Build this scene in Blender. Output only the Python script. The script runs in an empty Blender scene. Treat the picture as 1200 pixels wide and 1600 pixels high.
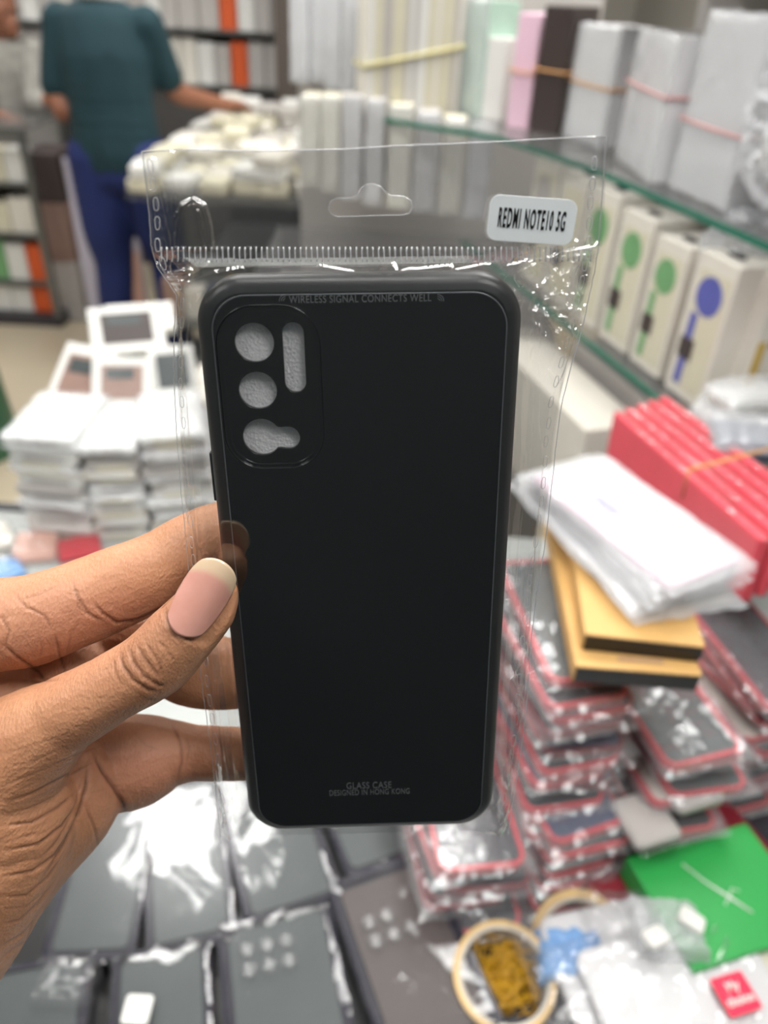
import bpy, bmesh, math, random
import numpy as np
from mathutils import Vector, Matrix, noise
random.seed(7)
SC = bpy.context.scene; COL = SC.collection
# ------------------------------------------------------------------ camera, world, light, exposure
PITCH, ROLL, FP = math.radians(35), math.radians(3.0), 1204.0
CO = Vector((0, 0, 1.55))
FW = Vector((0, math.cos(PITCH), -math.sin(PITCH)))
_u = Vector((0, math.sin(PITCH), math.cos(PITCH))); _r = Vector((1, 0, 0))
RT = _r*math.cos(ROLL) + _u*math.sin(ROLL)
UP = -_r*math.sin(ROLL) + _u*math.cos(ROLL)
cd = bpy.data.cameras.new('camera'); cam = bpy.data.objects.new('camera', cd); COL.objects.link(cam)
cam.matrix_world = Matrix((RT, UP, -FW)).transposed().to_4x4(); cam.location = CO
cd.sensor_fit = 'VERTICAL'; cd.sensor_height = 36; cd.lens = FP/1600*36; cd.clip_start = .01
cd.dof.use_dof = True; cd.dof.focus_distance = .204; cd.dof.aperture_fstop = cd.lens/3.0
SC.camera = cam
SC.view_settings.view_transform = 'Standard'; SC.view_settings.look = 'None'
SC.view_settings.gamma = 1; SC.view_settings.use_curve_mapping = False
SC.view_settings.exposure = 0.32
SC.cycles.transparent_max_bounces = 24; SC.cycles.max_bounces = 8
SC.cycles.sample_clamp_indirect = 4
W = bpy.data.worlds.new('world'); SC.world = W; W.use_nodes = True
W.node_tree.nodes['Background'].inputs[0].default_value = (.75, .8, .85, 1)
W.node_tree.nodes['Background'].inputs[1].default_value = .35
PANELS = [(-.68, 1.66, .40, .40), (.55, 1.5, .6, .6), (-.72, 3.2, .6, .6), (.55, 3.3, .6, .6), (-2.2, 2.6, .6, .6), (-.1, .35, .6, .45), (-1.2, -.1, .6, .6), (.6, -.14, .5, .5), (-2.2, 4.4, .6, .6)]  # the pair behind the camera is added fill for the case front
CEIL = 2.75
for k_, (x, y, a, b) in enumerate(PANELS):
    l = bpy.data.lights.new('panel_light', 'AREA'); l.shape = 'RECTANGLE'; l.size = a; l.size_y = b
    l.energy = [11, 15, 11, 11, 11, 5.5, 7, 7, 11][k_]; l.color = (1, .985, .96)
    o = bpy.data.objects.new('panel_light', l); COL.objects.link(o); o.location = (x, y, CEIL-.03)

# ------------------------------------------------------------------ helpers
def ray(x, y): return RT*((x-600)/FP) + UP*((800-y)/FP) + FW
def PZ(x, y, z):
    d = ray(x, y); return CO + d*((z-CO.z)/d.z)
def PD(x, y, t): return CO + ray(x, y)*t
def CW(x, y, z): return CO + RT*x + UP*y + FW*z

def nt(name):
    m = bpy.data.materials.new(name); m.use_nodes = True
    return m, m.node_tree.nodes, m.node_tree.links
def s2l(c): return tuple(((v/255)/12.92 if v/255 <= .04045 else ((v/255+.055)/1.055)**2.4) for v in c)
def mat(name, rgb, rough=.5, spec=.5, metal=0, var=0, scale=20, bump=0, bscale=60, coat=0, trans=0, sss=0):
    m, N, L = nt(name); b = N['Principled BSDF']; c = s2l(rgb)
    b.inputs['Roughness'].default_value = rough; b.inputs['Specular IOR Level'].default_value = spec
    b.inputs['Metallic'].default_value = metal; b.inputs['Coat Weight'].default_value = coat
    b.inputs['Transmission Weight'].default_value = trans
    b.inputs['Coat Roughness'].default_value = .08
    tc = N.new('ShaderNodeTexCoord')
    n = N.new('ShaderNodeTexNoise'); n.inputs['Scale'].default_value = scale; L.new(tc.outputs['Object'], n.inputs['Vector'])
    r = N.new('ShaderNodeMix'); r.data_type = 'RGBA'
    r.inputs[6].default_value = (*[max(0, v*(1-var)) for v in c], 1); r.inputs[7].default_value = (*[min(1, v*(1+var)) for v in c], 1)
    L.new(n.outputs[0], r.inputs[0]); L.new(r.outputs[2], b.inputs['Base Color'])
    if bump:
        n2 = N.new('ShaderNodeTexNoise'); n2.inputs['Scale'].default_value = bscale; n2.inputs['Detail'].default_value = 4
        L.new(tc.outputs['Object'], n2.inputs['Vector'])
        bp = N.new('ShaderNodeBump'); bp.inputs['Strength'].default_value = bump; bp.inputs['Distance'].default_value = .004
        L.new(n2.outputs[0], bp.inputs['Height']); L.new(bp.outputs[0], b.inputs['Normal'])
    if sss:
        b.inputs['Subsurface Weight'].default_value = sss; b.inputs['Subsurface Radius'].default_value = (.006, .002, .001)
        b.inputs['Subsurface Scale'].default_value = 1
    return m
def film(name, tint=.95, refl=1.0, haze=0.0, bump=.3, bscale=120, rough=.06, stretch=(1, 1, 1), dist=.0015, ior=1.5):
    """clear polythene: see-through sheet with fresnel gloss, a little milky haze and fine wrinkles"""
    m, N, L = nt(name); N.remove(N['Principled BSDF']); out = N['Material Output']
    tr = N.new('ShaderNodeBsdfTransparent'); tr.inputs[0].default_value = (tint, tint, tint*1.0, 1)
    gl = N.new('ShaderNodeBsdfGlossy'); gl.inputs['Roughness'].default_value = rough
    df = N.new('ShaderNodeBsdfDiffuse'); df.inputs[0].default_value = (.85, .87, .9, 1)
    lw = N.new('ShaderNodeFresnel'); ge = N.new('ShaderNodeNewGeometry'); mi = N.new('ShaderNodeMath'); mi.operation = 'MULTIPLY_ADD'; mi.inputs[1].default_value = 1/ior-ior; mi.inputs[2].default_value = ior
    L.new(ge.outputs['Backfacing'], mi.inputs[0]); L.new(mi.outputs[0], lw.inputs['IOR'])
    mu = N.new('ShaderNodeMath'); mu.operation = 'MULTIPLY'; mu.use_clamp = True; mu.inputs[1].default_value = refl
    m1 = N.new('ShaderNodeMixShader'); m1.inputs[0].default_value = haze
    m2 = N.new('ShaderNodeMixShader')
    tc = N.new('ShaderNodeTexCoord'); mp = N.new('ShaderNodeMapping'); mp.inputs['Scale'].default_value = stretch
    n = N.new('ShaderNodeTexNoise'); n.inputs['Scale'].default_value = bscale; n.inputs['Detail'].default_value = 3; n.inputs['Distortion'].default_value = .8
    bp = N.new('ShaderNodeBump'); bp.inputs['Strength'].default_value = bump; bp.inputs['Distance'].default_value = dist
    L.new(tc.outputs['Object'], mp.inputs[0]); L.new(mp.outputs[0], n.inputs['Vector']); L.new(n.outputs[0], bp.inputs['Height'])
    for s in (gl, df, lw): L.new(bp.outputs[0], s.inputs['Normal'])
    L.new(lw.outputs[0], mu.inputs[0]); L.new(mu.outputs[0], m2.inputs[0])
    L.new(tr.outputs[0], m1.inputs[1]); L.new(df.outputs[0], m1.inputs[2])
    L.new(m1.outputs[0], m2.inputs[1]); L.new(gl.outputs[0], m2.inputs[2]); L.new(m2.outputs[0], out.inputs[0])
    return m

def obj(name, me, m, parent=None, smooth=False, label=None):
    if isinstance(me, bmesh.types.BMesh):
        bm = me; me = bpy.data.meshes.new(name); bmesh.ops.recalc_face_normals(bm, faces=bm.faces); bm.to_mesh(me); bm.free()
    if smooth: me.polygons.foreach_set('use_smooth', [True]*len(me.polygons))
    if m: me.materials.clear(); me.materials.append(m)
    o = bpy.data.objects.new(name, me); COL.objects.link(o)
    if parent: o.parent = parent
    if label: o['label'] = label
    return o
def tag(o, label, cat, group=None):
    o['label'] = label; o['category'] = cat
    if group: o['group'] = group
    return o
def thing(name, label, cat, loc=(0, 0, 0), rz=0, group=None, mtx=None):
    o = bpy.data.objects.new(name, None); COL.objects.link(o); o.empty_display_size = .02
    if mtx is not None: o.matrix_world = mtx
    else: o.location = loc; o.rotation_euler = (0, 0, rz)
    return tag(o, label, cat, group)
def struct(name, bm, m):
    o = obj(name, bm, m); o['kind'] = 'structure'; return o
def bx(bm, x0, x1, y0, y1, z0, z1, bev=0):
    vs = [bm.verts.new((x, y, z)) for x in (x0, x1) for y in (y0, y1) for z in (z0, z1)]
    fs = [bm.faces.new([vs[i] for i in f]) for f in ((0, 1, 3, 2), (4, 6, 7, 5), (0, 4, 5, 1), (2, 3, 7, 6), (0, 2, 6, 4), (1, 5, 7, 3))]
    if bev:
        es = list({e for f in fs for e in f.edges}); bmesh.ops.bevel(bm, geom=es, offset=bev, segments=2, affect='EDGES', profile=.5)
    return bm
def box(x0, x1, y0, y1, z0, z1, bev=0): return bx(bmesh.new(), x0, x1, y0, y1, z0, z1, bev)
def rr(w, l, r, n=6, cx=0, cy=0):
    pts = []
    for q, (sx, sy) in enumerate(((1, 1), (-1, 1), (-1, -1), (1, -1))):
        for i in range(n+1):
            a = math.pi/2*(q + i/n)
            pts.append((cx+sx*(w/2-r)+r*math.cos(a), cy+sy*(l/2-r)+r*math.sin(a)))
    return pts
def loft(bm, w, l, r, prof, n=6, cx=0, cy=0, cap=True):
    rings = []
    for ins, z in prof:
        rings.append([bm.verts.new((x, y, z)) for x, y in rr(w-2*ins, l-2*ins, max(.0002, r-ins), n, cx, cy)])
    k = len(rings[0])
    for a, b in zip(rings, rings[1:]):
        for i in range(k): bm.faces.new((a[i], a[(i+1) % k], b[(i+1) % k], b[i]))
    if cap: bm.faces.new(rings[0][::-1]); bm.faces.new(rings[-1])
    return bm
def plate(w, l, r, z0, z1, bev=.001, cx=0, cy=0):
    return loft(bmesh.new(), w, l, r, [(bev, z0), (0, z0+bev), (0, z1-bev), (bev, z1)], 6, cx, cy)
def frame_bm(w, l, r, t, z0, z1, cx=0, cy=0):
    bm = loft(bmesh.new(), w, l, r, [(t, z0), (0, z0), (0, z1), (t, z1), (t, z0)], 6, cx, cy, cap=False)
    bmesh.ops.remove_doubles(bm, verts=bm.verts, dist=1e-6); return bm
def tube(bm, pts, r, n=6, closed=False):
    pts = [Vector(p) for p in pts]; rings = []; k = len(pts)
    for i, p in enumerate(pts):
        a = pts[(i-1) % k] if closed or i else pts[0]; b = pts[(i+1) % k] if closed or i < k-1 else pts[-1]
        d = (b-a).normalized(); s = d.cross(Vector((.1, .2, 1))).normalized(); t = d.cross(s)
        rr_ = r[i] if isinstance(r, (list, tuple)) else r
        rings.append([bm.verts.new(p + (s*math.cos(2*math.pi*j/n)+t*math.sin(2*math.pi*j/n))*rr_) for j in range(n)])
    for i in range(k if closed else k-1):
        a, b = rings[i], rings[(i+1) % k]
        for j in range(n): bm.faces.new((a[j], a[(j+1) % n], b[(j+1) % n], b[j]))
    if not closed: bm.faces.new(rings[0][::-1]); bm.faces.new(rings[-1])
    return bm
def cyl(bm, r0, r1, z0, z1, n=32, cx=0, cy=0):
    a = [bm.verts.new((cx+r0*math.cos(2*math.pi*i/n), cy+r0*math.sin(2*math.pi*i/n), z0)) for i in range(n)]
    b = [bm.verts.new((cx+r1*math.cos(2*math.pi*i/n), cy+r1*math.sin(2*math.pi*i/n), z1)) for i in range(n)]
    for i in range(n): bm.faces.new((a[i], a[(i+1) % n], b[(i+1) % n], b[i]))
    bm.faces.new(a[::-1]); bm.faces.new(b); return bm
def lathe(prof, n=48):
    bm = bmesh.new(); rings = [[bm.verts.new((r*math.cos(2*math.pi*i/n), r*math.sin(2*math.pi*i/n), z)) for i in range(n)] for r, z in prof]
    for a, b in zip(rings, rings[1:]+rings[:1]):
        for i in range(n): bm.faces.new((a[i], a[(i+1) % n], b[(i+1) % n], b[i]))
    return bm
def text_me(s, size, ext=.00005, sx=1.0, bold=0, sp=1.0):
    c = bpy.data.curves.new('t', 'FONT'); c.body = s; c.size = size; c.extrude = ext; c.align_x = 'CENTER'; c.align_y = 'CENTER'; c.offset = bold; c.space_character = sp
    o = bpy.data.objects.new('t', c); COL.objects.link(o); bpy.context.view_layer.update()
    dg = bpy.context.evaluated_depsgraph_get(); me = bpy.data.meshes.new_from_object(o.evaluated_get(dg)); COL.objects.unlink(o); bpy.data.objects.remove(o)
    for v in me.vertices: v.co.x *= sx
    return me
def curve_plate(loops, ext, bev=0, res=2):
    c = bpy.data.curves.new('c', 'CURVE'); c.dimensions = '2D'; c.fill_mode = 'BOTH'; c.extrude = ext; c.bevel_depth = bev; c.bevel_resolution = res
    for lp in loops:
        s = c.splines.new('POLY'); s.points.add(len(lp)-1); s.use_cyclic_u = True
        for p, q in zip(s.points, lp): p.co = (q[0], q[1], 0, 1)
    o = bpy.data.objects.new('c', c); COL.objects.link(o); bpy.context.view_layer.update()
    dg = bpy.context.evaluated_depsgraph_get(); me = bpy.data.meshes.new_from_object(o.evaluated_get(dg)); COL.objects.unlink(o); bpy.data.objects.remove(o)
    return me
def pillow(w, l, h, seed=0, amp=.003, nx=22, ny=34, z0=0, freq=30, top_only=False):
    """a plastic bag lying on its contents: pillow-edged grid with crumples on top, flat below"""
    bm = bmesh.new(); g = []
    for j in range(ny+1):
        row = []
        for i in range(nx+1):
            u, v = i/nx*2-1, j/ny*2-1
            e = (1-abs(u)**8)*(1-abs(v)**8)
            x, y = u*w/2, v*l/2
            p = Vector((x*freq, y*freq, seed*3.1))
            d = 1-abs(noise.noise(p))*2.2; d2 = 1-abs(noise.noise(p*2.3+Vector((5, 1, 2))))*2
            ex = noise.noise(Vector((seed, v*3, 1)))*.004; ey = noise.noise(Vector((u*3, seed, 4)))*.004
            row.append(bm.verts.new((x+ex, y+ey, z0+h*(e**.5)+amp*.45*(d*.7+d2*.3)*(.3+.7*e))))
        g.append(row)
    for j in range(ny):
        for i in range(nx): bm.faces.new((g[j][i], g[j][i+1], g[j+1][i+1], g[j+1][i]))
    return bm
def edge(a, b, z):
    """frame of a thing whose near edge runs from pixel a to pixel b in the plane z"""
    A, B = PZ(*a, z), PZ(*b, z); m = (A+B)/2
    return m, math.atan2(B.y-A.y, B.x-A.x), (B-A).length
def spheres(bm, chain, dens=.25, sub=3):
    def sphere(c, r):
        R = r if isinstance(r, (tuple, list)) else (r, r, r)
        M = Matrix.Translation(c) @ Matrix.Diagonal((*R, 1))
        bmesh.ops.create_icosphere(bm, subdivisions=sub, radius=1, matrix=M)
    tup = lambda r: Vector(r) if isinstance(r, (tuple, list)) else Vector((r, r, r))
    C = [(Vector(c), tup(r)) for c, r in chain]
    if len(C) == 1: sphere(C[0][0], tuple(C[0][1])); return
    for k in range(len(C)-1):
        p0, p1, p2, p3 = C[max(k-1, 0)], C[k], C[k+1], C[min(k+2, len(C)-1)]
        L = (p2[0]-p1[0]).length; n = max(2, int(L/(min(min(p1[1]), min(p2[1]))*dens)))
        for i in range(n+(k == len(C)-2)):
            t = i/n
            cr = lambda a, b, c, d: .5*((2*b)+(c-a)*t+(2*a-5*b+4*c-d)*t*t+(-a+3*b-3*c+d)*t**3)
            sphere(cr(p0[0], p1[0], p2[0], p3[0]), tuple(p1[1].lerp(p2[1], t)))
def body(chains, voxel, smooth=6, dens=.25, fac=.5, sub=3):
    bm = bmesh.new()
    for c in chains: spheres(bm, c, dens, sub)
    me = bpy.data.meshes.new('b'); bm.to_mesh(me); bm.free()
    o = bpy.data.objects.new('b', me); COL.objects.link(o)
    m = o.modifiers.new('r', 'REMESH'); m.mode = 'VOXEL'; m.voxel_size = voxel
    if smooth: s = o.modifiers.new('s', 'SMOOTH'); s.factor = fac; s.iterations = smooth
    bpy.context.view_layer.update(); dg = bpy.context.evaluated_depsgraph_get()
    r = bpy.data.meshes.new_from_object(o.evaluated_get(dg)); COL.objects.unlink(o); bpy.data.objects.remove(o); bpy.data.meshes.remove(me)
    return r

# ------------------------------------------------------------------ materials
M = {}
M['floor'] = mat('floor_tile', (176, 164, 142), .35, var=.08, scale=3)
M['wall'] = mat('wall_paint', (170, 166, 158), .7, var=.04, scale=2)
M['dwall'] = mat('dark_wall', (70, 68, 66), .6, var=.2, scale=3)
M['reflw'] = mat('reflection_wall_teal', (36, 44, 48), .6, var=.5, scale=1.5)
M['ceil'] = mat('ceiling_paint', (225, 225, 222), .8)
M['white'] = mat('white_card', (216, 216, 212), .45, var=.05, scale=30)
M['white2'] = mat('offwhite_card', (214, 210, 200), .5, var=.06, scale=30)
M['grey'] = mat('grey_card', (176, 172, 168), .5, var=.06)
M['cream'] = mat('cream_card', (205, 200, 178), .5, var=.08)
M['kraft'] = mat('kraft_card', (200, 158, 96), .6, var=.06, scale=60)
M['black'] = mat('black_plastic', (22, 22, 24), .3)
M['dbrown'] = mat('dark_brown_card', (62, 52, 50), .5, var=.1)
M['navy'] = mat('navy_plastic', (48, 62, 92), .3, var=.1)
M['char'] = mat('charcoal_plastic', (52, 52, 58), .25, var=.15)
M['dk'] = mat('dark_violet_plastic', (36, 35, 48), .22, var=.15)
M['red'] = mat('red_plastic', (206, 48, 62), .3, var=.12)
M['dred'] = mat('dark_red_card', (120, 20, 36), .45)
M['pink'] = mat('pink_card', (226, 190, 208), .45)
M['salmon'] = mat('salmon_card', (222, 176, 160), .45)
M['green'] = mat('green_card', (34, 150, 68), .45, var=.06)
M['lgreen'] = mat('light_green_print', (110, 160, 110), .4, var=.25, scale=40)
M['paleg'] = mat('pale_green_plastic', (168, 196, 180), .3, var=.06)
M['blue'] = mat('blue_print', (86, 92, 168), .4, var=.2, scale=40)
M['sky'] = mat('blue_film', (110, 160, 215), .25, bump=.4, bscale=60)
M['teal'] = mat('teal_polo_cloth', (8, 46, 54), .85, var=.12, scale=8, bump=.3, bscale=12)
M['jeans'] = mat('blue_denim', (18, 34, 88), .85, var=.15, scale=10, bump=.3, bscale=15)
M['shirt'] = mat('grey_print_cloth', (150, 148, 142), .85, var=.5, scale=18)
M['skinb'] = mat('brown_skin', (140, 92, 70), .55, var=.06)
M['hair'] = mat('black_hair', (24, 20, 18), .6, bump=.8, bscale=80)
M['metal'] = mat('grey_metal', (120, 122, 120), .35, metal=.6)
M['tape'] = mat('tape_core_card', (205, 172, 118), .45, var=.05)
M['tapein'] = mat('tape_core_inside', (190, 184, 172), .55)
M['rub'] = mat('yellow_rubber', (188, 142, 22), .4, var=.15, scale=30)
M['band'] = mat('orange_rubber', (206, 150, 90), .5)
M['pband'] = mat('pink_rubber', (216, 160, 158), .5)
M['yband'] = mat('yellow_rubber_band', (208, 200, 150), .5)
M['orange'] = mat('orange_card', (206, 88, 40), .5)
M['gold'] = mat('gold_card', (190, 158, 74), .5)
M['yg'] = mat('yellow_green_card', (196, 206, 60), .5)
M['lav'] = mat('lavender_print', (196, 192, 208), .5, var=.03)
M['brown'] = mat('brown_print', (142, 116, 106), .4, var=.25, scale=30)
M['slate'] = mat('slate_panel', (74, 80, 81), .25, spec=.4, var=.12, scale=25)
M['edgeg'] = mat('green_glass_edge', (40, 110, 92), .15, spec=.7)
M['glass'] = film('shelf_glass', .86, 1.0, .04, .0, 10, .02)
M['film'] = film('clear_wrap', .95, 1.0, .045, .35, 30, .08, dist=.004)
M['filmd'] = film('smooth_clear_lid', .96, 1.0, .02, .35, 12, .09, dist=.006)
M['filmp'] = film('milky_pile_bag', .95, 1.3, .10, .7, 30, .12, dist=.005)
M['filmw'] = film('milky_wrap', .95, .9, .35, .35, 30, .16, dist=.004)
M['pile'] = mat('white_plastic', (208, 208, 210), .25, var=.04, bump=.5, bscale=40)

# ------------------------------------------------------------------ structure
struct('floor', box(-4.5, 1.6, -.75, 6.3, -.05, 0), M['floor'])
struct('wall_back', box(-4.5, 1.6, 6.2, 6.3, 0, CEIL), M['wall'])
struct('wall_left', box(-4.6, -4.5, -.75, 6.3, 0, CEIL), M['wall'])
struct('wall_right', box(1.5, 1.6, -.75, 6.2, 0, CEIL), M['wall'])
struct('reflection_wall', box(-4.5, 1.6, -.52, -.45, 0, CEIL), M['reflw'])  # added dark wall behind the camera, darkens what the case reflects
struct('ceiling', box(-4.6, 1.6, -.82, 6.3, CEIL, CEIL+.05), M['ceil'])
lampm, N_, L_ = nt('led_diffuser'); b_ = N_['Principled BSDF']; b_.inputs['Emission Color'].default_value = (1, .985, .96, 1); b_.inputs['Emission Strength'].default_value = 9
PLACES = ['over the white box stacks', 'over the glass shelf', 'nearer of two over the standing man', 'over the back counter', 'over the left cabinet', 'over the near counter', 'added to light the case front, left of two', 'added to light the case front, right of two', 'farthest to the left']
for (x, y, a, b), pl in zip(PANELS, PLACES):
    t = thing('ceiling_light', 'square white ceiling light panel '+pl, 'light', (x, y, CEIL), 0, 'ceiling light panels')
    obj('frame', frame_bm(a+.04, b+.04, .005, .02, -.02, 0), M['white'], t); obj('diffuser', box(-a/2, a/2, -b/2, b/2, -.012, 0), lampm, t)

# ------------------------------------------------------------------ held phone case: frame of reference
Q_a = Vector((0.07796553, 0.00157057, 0.00170578)); Q_b = Vector((-0.0011525, 0.15724722, -0.06882366)); Q_t = Vector((-0.04338837, -0.10261041, 0.24758103))
cc = Q_t+Q_a*.5+Q_b*.5
toW = lambda v: RT*v.x+UP*v.y+FW*v.z
eu = toW(Q_a).normalized(); ev = toW(Q_b).normalized(); ew = eu.cross(ev).normalized(); ev = ew.cross(eu)
CC = CO+toW(cc)
MC = Matrix((eu, ev, ew)).transposed().to_4x4(); MC.translation = CC
MI = MC.inverted()
def uvp(px, py, w=0.0):
    d = MI.to_3x3() @ ray(px, py); o = MI @ CO
    t = (w-o.z)/d.z; p = o+d*t; return Vector((p.x, p.y, w))
CWD, CLN = .0780, .1717
ZF = .0022     # front face of the case
mglass = mat('black_glass', (5, 6, 8), .035, spec=.55); mtpu = mat('black_soft_rubber', (26, 27, 28), .38, spec=.45)
mbed = mat('camera_bed_black', (10, 9, 9), .12); mprint = mat('silver_print', (128, 130, 132), .4)
case = thing('phone_case', 'glossy black phone case with camera cutouts held up inside a clear bag', 'phone case', mtx=MC)
# shell: rounded bumper ring
bm = loft(bmesh.new(), CWD, CLN, .0115, [(.0022, -.0085), (.0006, -.0080), (0, -.0055), (0, -.0022), (.0004, -.0006), (.0013, .0006), (.0024, .0013), (.0036, .0016), (.0042, ZF-.0003), (.0042, .0006), (.0022, .0004), (.0022, -.0085)], 14, cap=False)
bmesh.ops.remove_doubles(bm, verts=bm.verts, dist=1e-6)
obj('bumper', bm, mtpu, case, True)
# back plate with the island and holes
circ = lambda cx, cy, r, n=48: [(cx+r*math.cos(2*math.pi*i/n), cy+r*math.sin(2*math.pi*i/n)) for i in range(n)]
def slotp(a, b, r, n=16):
    a, b = Vector(a[:2]), Vector(b[:2]); d = math.atan2(b.y-a.y, b.x-a.x); o = []
    for c, s in ((b, -math.pi/2), (a, math.pi/2)):
        for i in range(n+1): o.append((c.x+r*math.cos(d+s+math.pi*i/n), c.y+r*math.sin(d+s+math.pi*i/n)))
    return o
h1 = uvp(397, 536, ZF); h2 = uvp(402.5, 611, ZF); h3 = uvp(409, 684, ZF); h3b = uvp(450, 685, ZF)
s_a, s_b = uvp(457.5, 521, ZF), uvp(461.5, 598, ZF)
rpx = lambda r, y: r/FP*(1/(5.593-.001788*(y-432)))
def keyhole(a, ra, b, rb):
    # big circle with a small lobe joined by a smooth neck
    pts = []
    for i in range(72):
        th = 2*math.pi*i/72; d = Vector((math.cos(th), math.sin(th)))
        r1 = ra; bx_, by_ = b.x-a.x, b.y-a.y
        pr = d.x*bx_+d.y*by_; disc = pr*pr-(bx_*bx_+by_*by_-rb*rb)
        r2 = pr+math.sqrt(disc) if disc > 0 and pr > 0 else 0
        # neck fill
        L = math.hypot(bx_, by_); dl = abs(d.x*(-by_/L)+d.y*(bx_/L)); al = pr/L
        r3 = min((rb*.93)/max(dl, 1e-6), L/max(al, 1e-6)) if al > 0 else 0
        pts.append((a.x+d.x*max(r1, r2, r3), a.y+d.y*max(r1, r2, r3)))
    return pts
holes = [circ(h1.x, h1.y, rpx(31.5, 536)), circ(h2.x, h2.y, rpx(30.5, 611)), keyhole(h3, rpx(30.5, 684), h3b, rpx(19.5, 684)), slotp(s_a, s_b, rpx(17.7, 560))]
ic = (uvp(342, 480, ZF)+uvp(500, 482, ZF)+uvp(350, 730, ZF)+uvp(505, 728, ZF))/4
iw = (uvp(502, 600, ZF)-uvp(343.5, 600, ZF)).length; il = (uvp(422, 478, ZF)-uvp(427, 732, ZF)).length
isl = rr(iw, il, .0092, 14, ic.x, ic.y)
g = obj('glass_back', curve_plate([rr(CWD-.0086, CLN-.0086, .0082, 14), rr(iw-.0006, il-.0006, .0090, 14, ic.x, ic.y)], .0005, .00025), mglass, case, label='glossy black glass back plate'); g.location.z = ZF-.0005
g = obj('camera_bed', curve_plate([rr(iw-.0010, il-.0010, .0088, 14, ic.x, ic.y)]+holes, .0005, .0002), mbed, case, label='recessed black camera panel with four cutouts'); g.location.z = ZF-.0011
bm = bmesh.new(); tube(bm, [(x, y, ZF+.0002) for x, y in isl], .00042, 8, True)
tube(bm, [(x, y, ZF-.0002) for x, y in rr(iw-.0022, il-.0022, .0080, 14, ic.x, ic.y)], .0003, 8, True)
obj('camera_ring', bm, mat('gloss_black_rim', (16, 18, 20), .15), case, True)
bm = bmesh.new(); tube(bm, [(x, y, ZF+.0001) for x, y in rr(CWD-.0084, CLN-.0084, .0083, 14)], .00022, 6, True)
obj('plate_edge', bm, mat('grey_plate_edge', (100, 103, 108), .25), case, True)  # plate border drawn in a paler grey than the glass
bm = bmesh.new(); bx(bm, -CWD/2-.0006, -CWD/2+.001, .0285, .042, -.0062, -.0018, .0004)
obj('volume_button', bm, mtpu, case)
def printed(s, px, py, wpx, hpx, name):
    c = uvp(px, py, ZF+.0003); w = (uvp(px+wpx/2, py, ZF)-uvp(px-wpx/2, py, ZF)).length; h = (uvp(px, py-hpx/2, ZF)-uvp(px, py+hpx/2, ZF)).length
    me = text_me(s, .005, .00003, sp=1.08); xs = [v.co.x for v in me.vertices]; ys = [v.co.y for v in me.vertices]
    sx, sy = w/(max(xs)-min(xs)), h/(max(ys)-min(ys)); mx, my = (max(xs)+min(xs))/2, (max(ys)+min(ys))/2
    for v in me.vertices: v.co.x = (v.co.x-mx)*sx; v.co.y = (v.co.y-my)*sy
    o = obj(name, me, mprint, case); o.location = c; return o
printed('WIRELESS SIGNAL CONNECTS WELL', 563, 466.5, 222, 11.5, 'printed_text')
printed('GLASS CASE', 576.5, 1227, 70, 10, 'printed_text')
printed('DESIGNED IN HONG KONG', 577.5, 1237.5, 125, 8.5, 'printed_text')
for px, sg in ((446, -1), (684, 1)):
    bm = bmesh.new(); c = uvp(px, 470, ZF+.0003)
    for r in (.0005, .00095, .0014):
        tube(bm, [(sg*r*math.cos(a), r*math.sin(a), 0) for a in [math.radians(-5+100*i/8) for i in range(9)]], .00008, 5)
    o = obj('signal_mark', bm, mprint, case); o.location = c
# foam liner
fm, N, L = nt('sparkling_foam'); b = N['Principled BSDF']; b.inputs['Base Color'].default_value = (.96, .96, .97, 1); b.inputs['Roughness'].default_value = .3
tc = N.new('ShaderNodeTexCoord'); vo = N.new('ShaderNodeTexVoronoi'); vo.inputs['Scale'].default_value = 1400
n1 = N.new('ShaderNodeTexNoise'); n1.inputs['Scale'].default_value = 900; bp = N.new('ShaderNodeBump'); bp.inputs['Distance'].default_value = .0005; bp.inputs['Strength'].default_value = .3
ad = N.new('ShaderNodeMath'); ad.operation = 'ADD'
L.new(tc.outputs['Object'], vo.inputs['Vector']); L.new(tc.outputs['Object'], n1.inputs['Vector']); L.new(vo.outputs['Distance'], ad.inputs[0]); L.new(n1.outputs[0], ad.inputs[1]); L.new(ad.outputs[0], bp.inputs['Height']); L.new(bp.outputs[0], b.inputs['Normal'])
fo = obj('foam_sheet', plate(CWD-.006, CLN-.006, .008, -.0016, .0002, .0003), fm); fo.matrix_world = MC
tag(fo, 'white foam sheet lining the held black case, seen through its camera cutouts', 'foam sheet')

# ------------------------------------------------------------------ clear bag around the case
LB = [(222, 237), (229, 290), (234, 345), (236, 383), (246, 418), (262, 440), (276, 462), (272, 520), (272, 600), (276, 680), (284, 780), (294, 880), (305, 980), (314, 1060), (324, 1130), (331, 1180), (337, 1240), (345, 1313)]
RB = [(947, 214), (944, 270), (939, 330), (935, 385), (930, 420), (919, 470), (908, 520), (890, 580), (878, 630), (868, 700), (860, 780), (850, 860), (838, 930), (830, 1000), (826, 1060), (820, 1130), (808, 1210), (794, 1303)]
TOPY = [(0, 237), (.08, 234), (.25, 236), (.43, 233.5), (.55, 228), (.75, 222), (.95, 214), (1, 214)]
def interp(P_, s):
    k = s*(len(P_)-1); i = min(int(k), len(P_)-2); f = k-i
    return (P_[i][0]*(1-f)+P_[i+1][0]*f, P_[i][1]*(1-f)+P_[i+1][1]*f)
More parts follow.
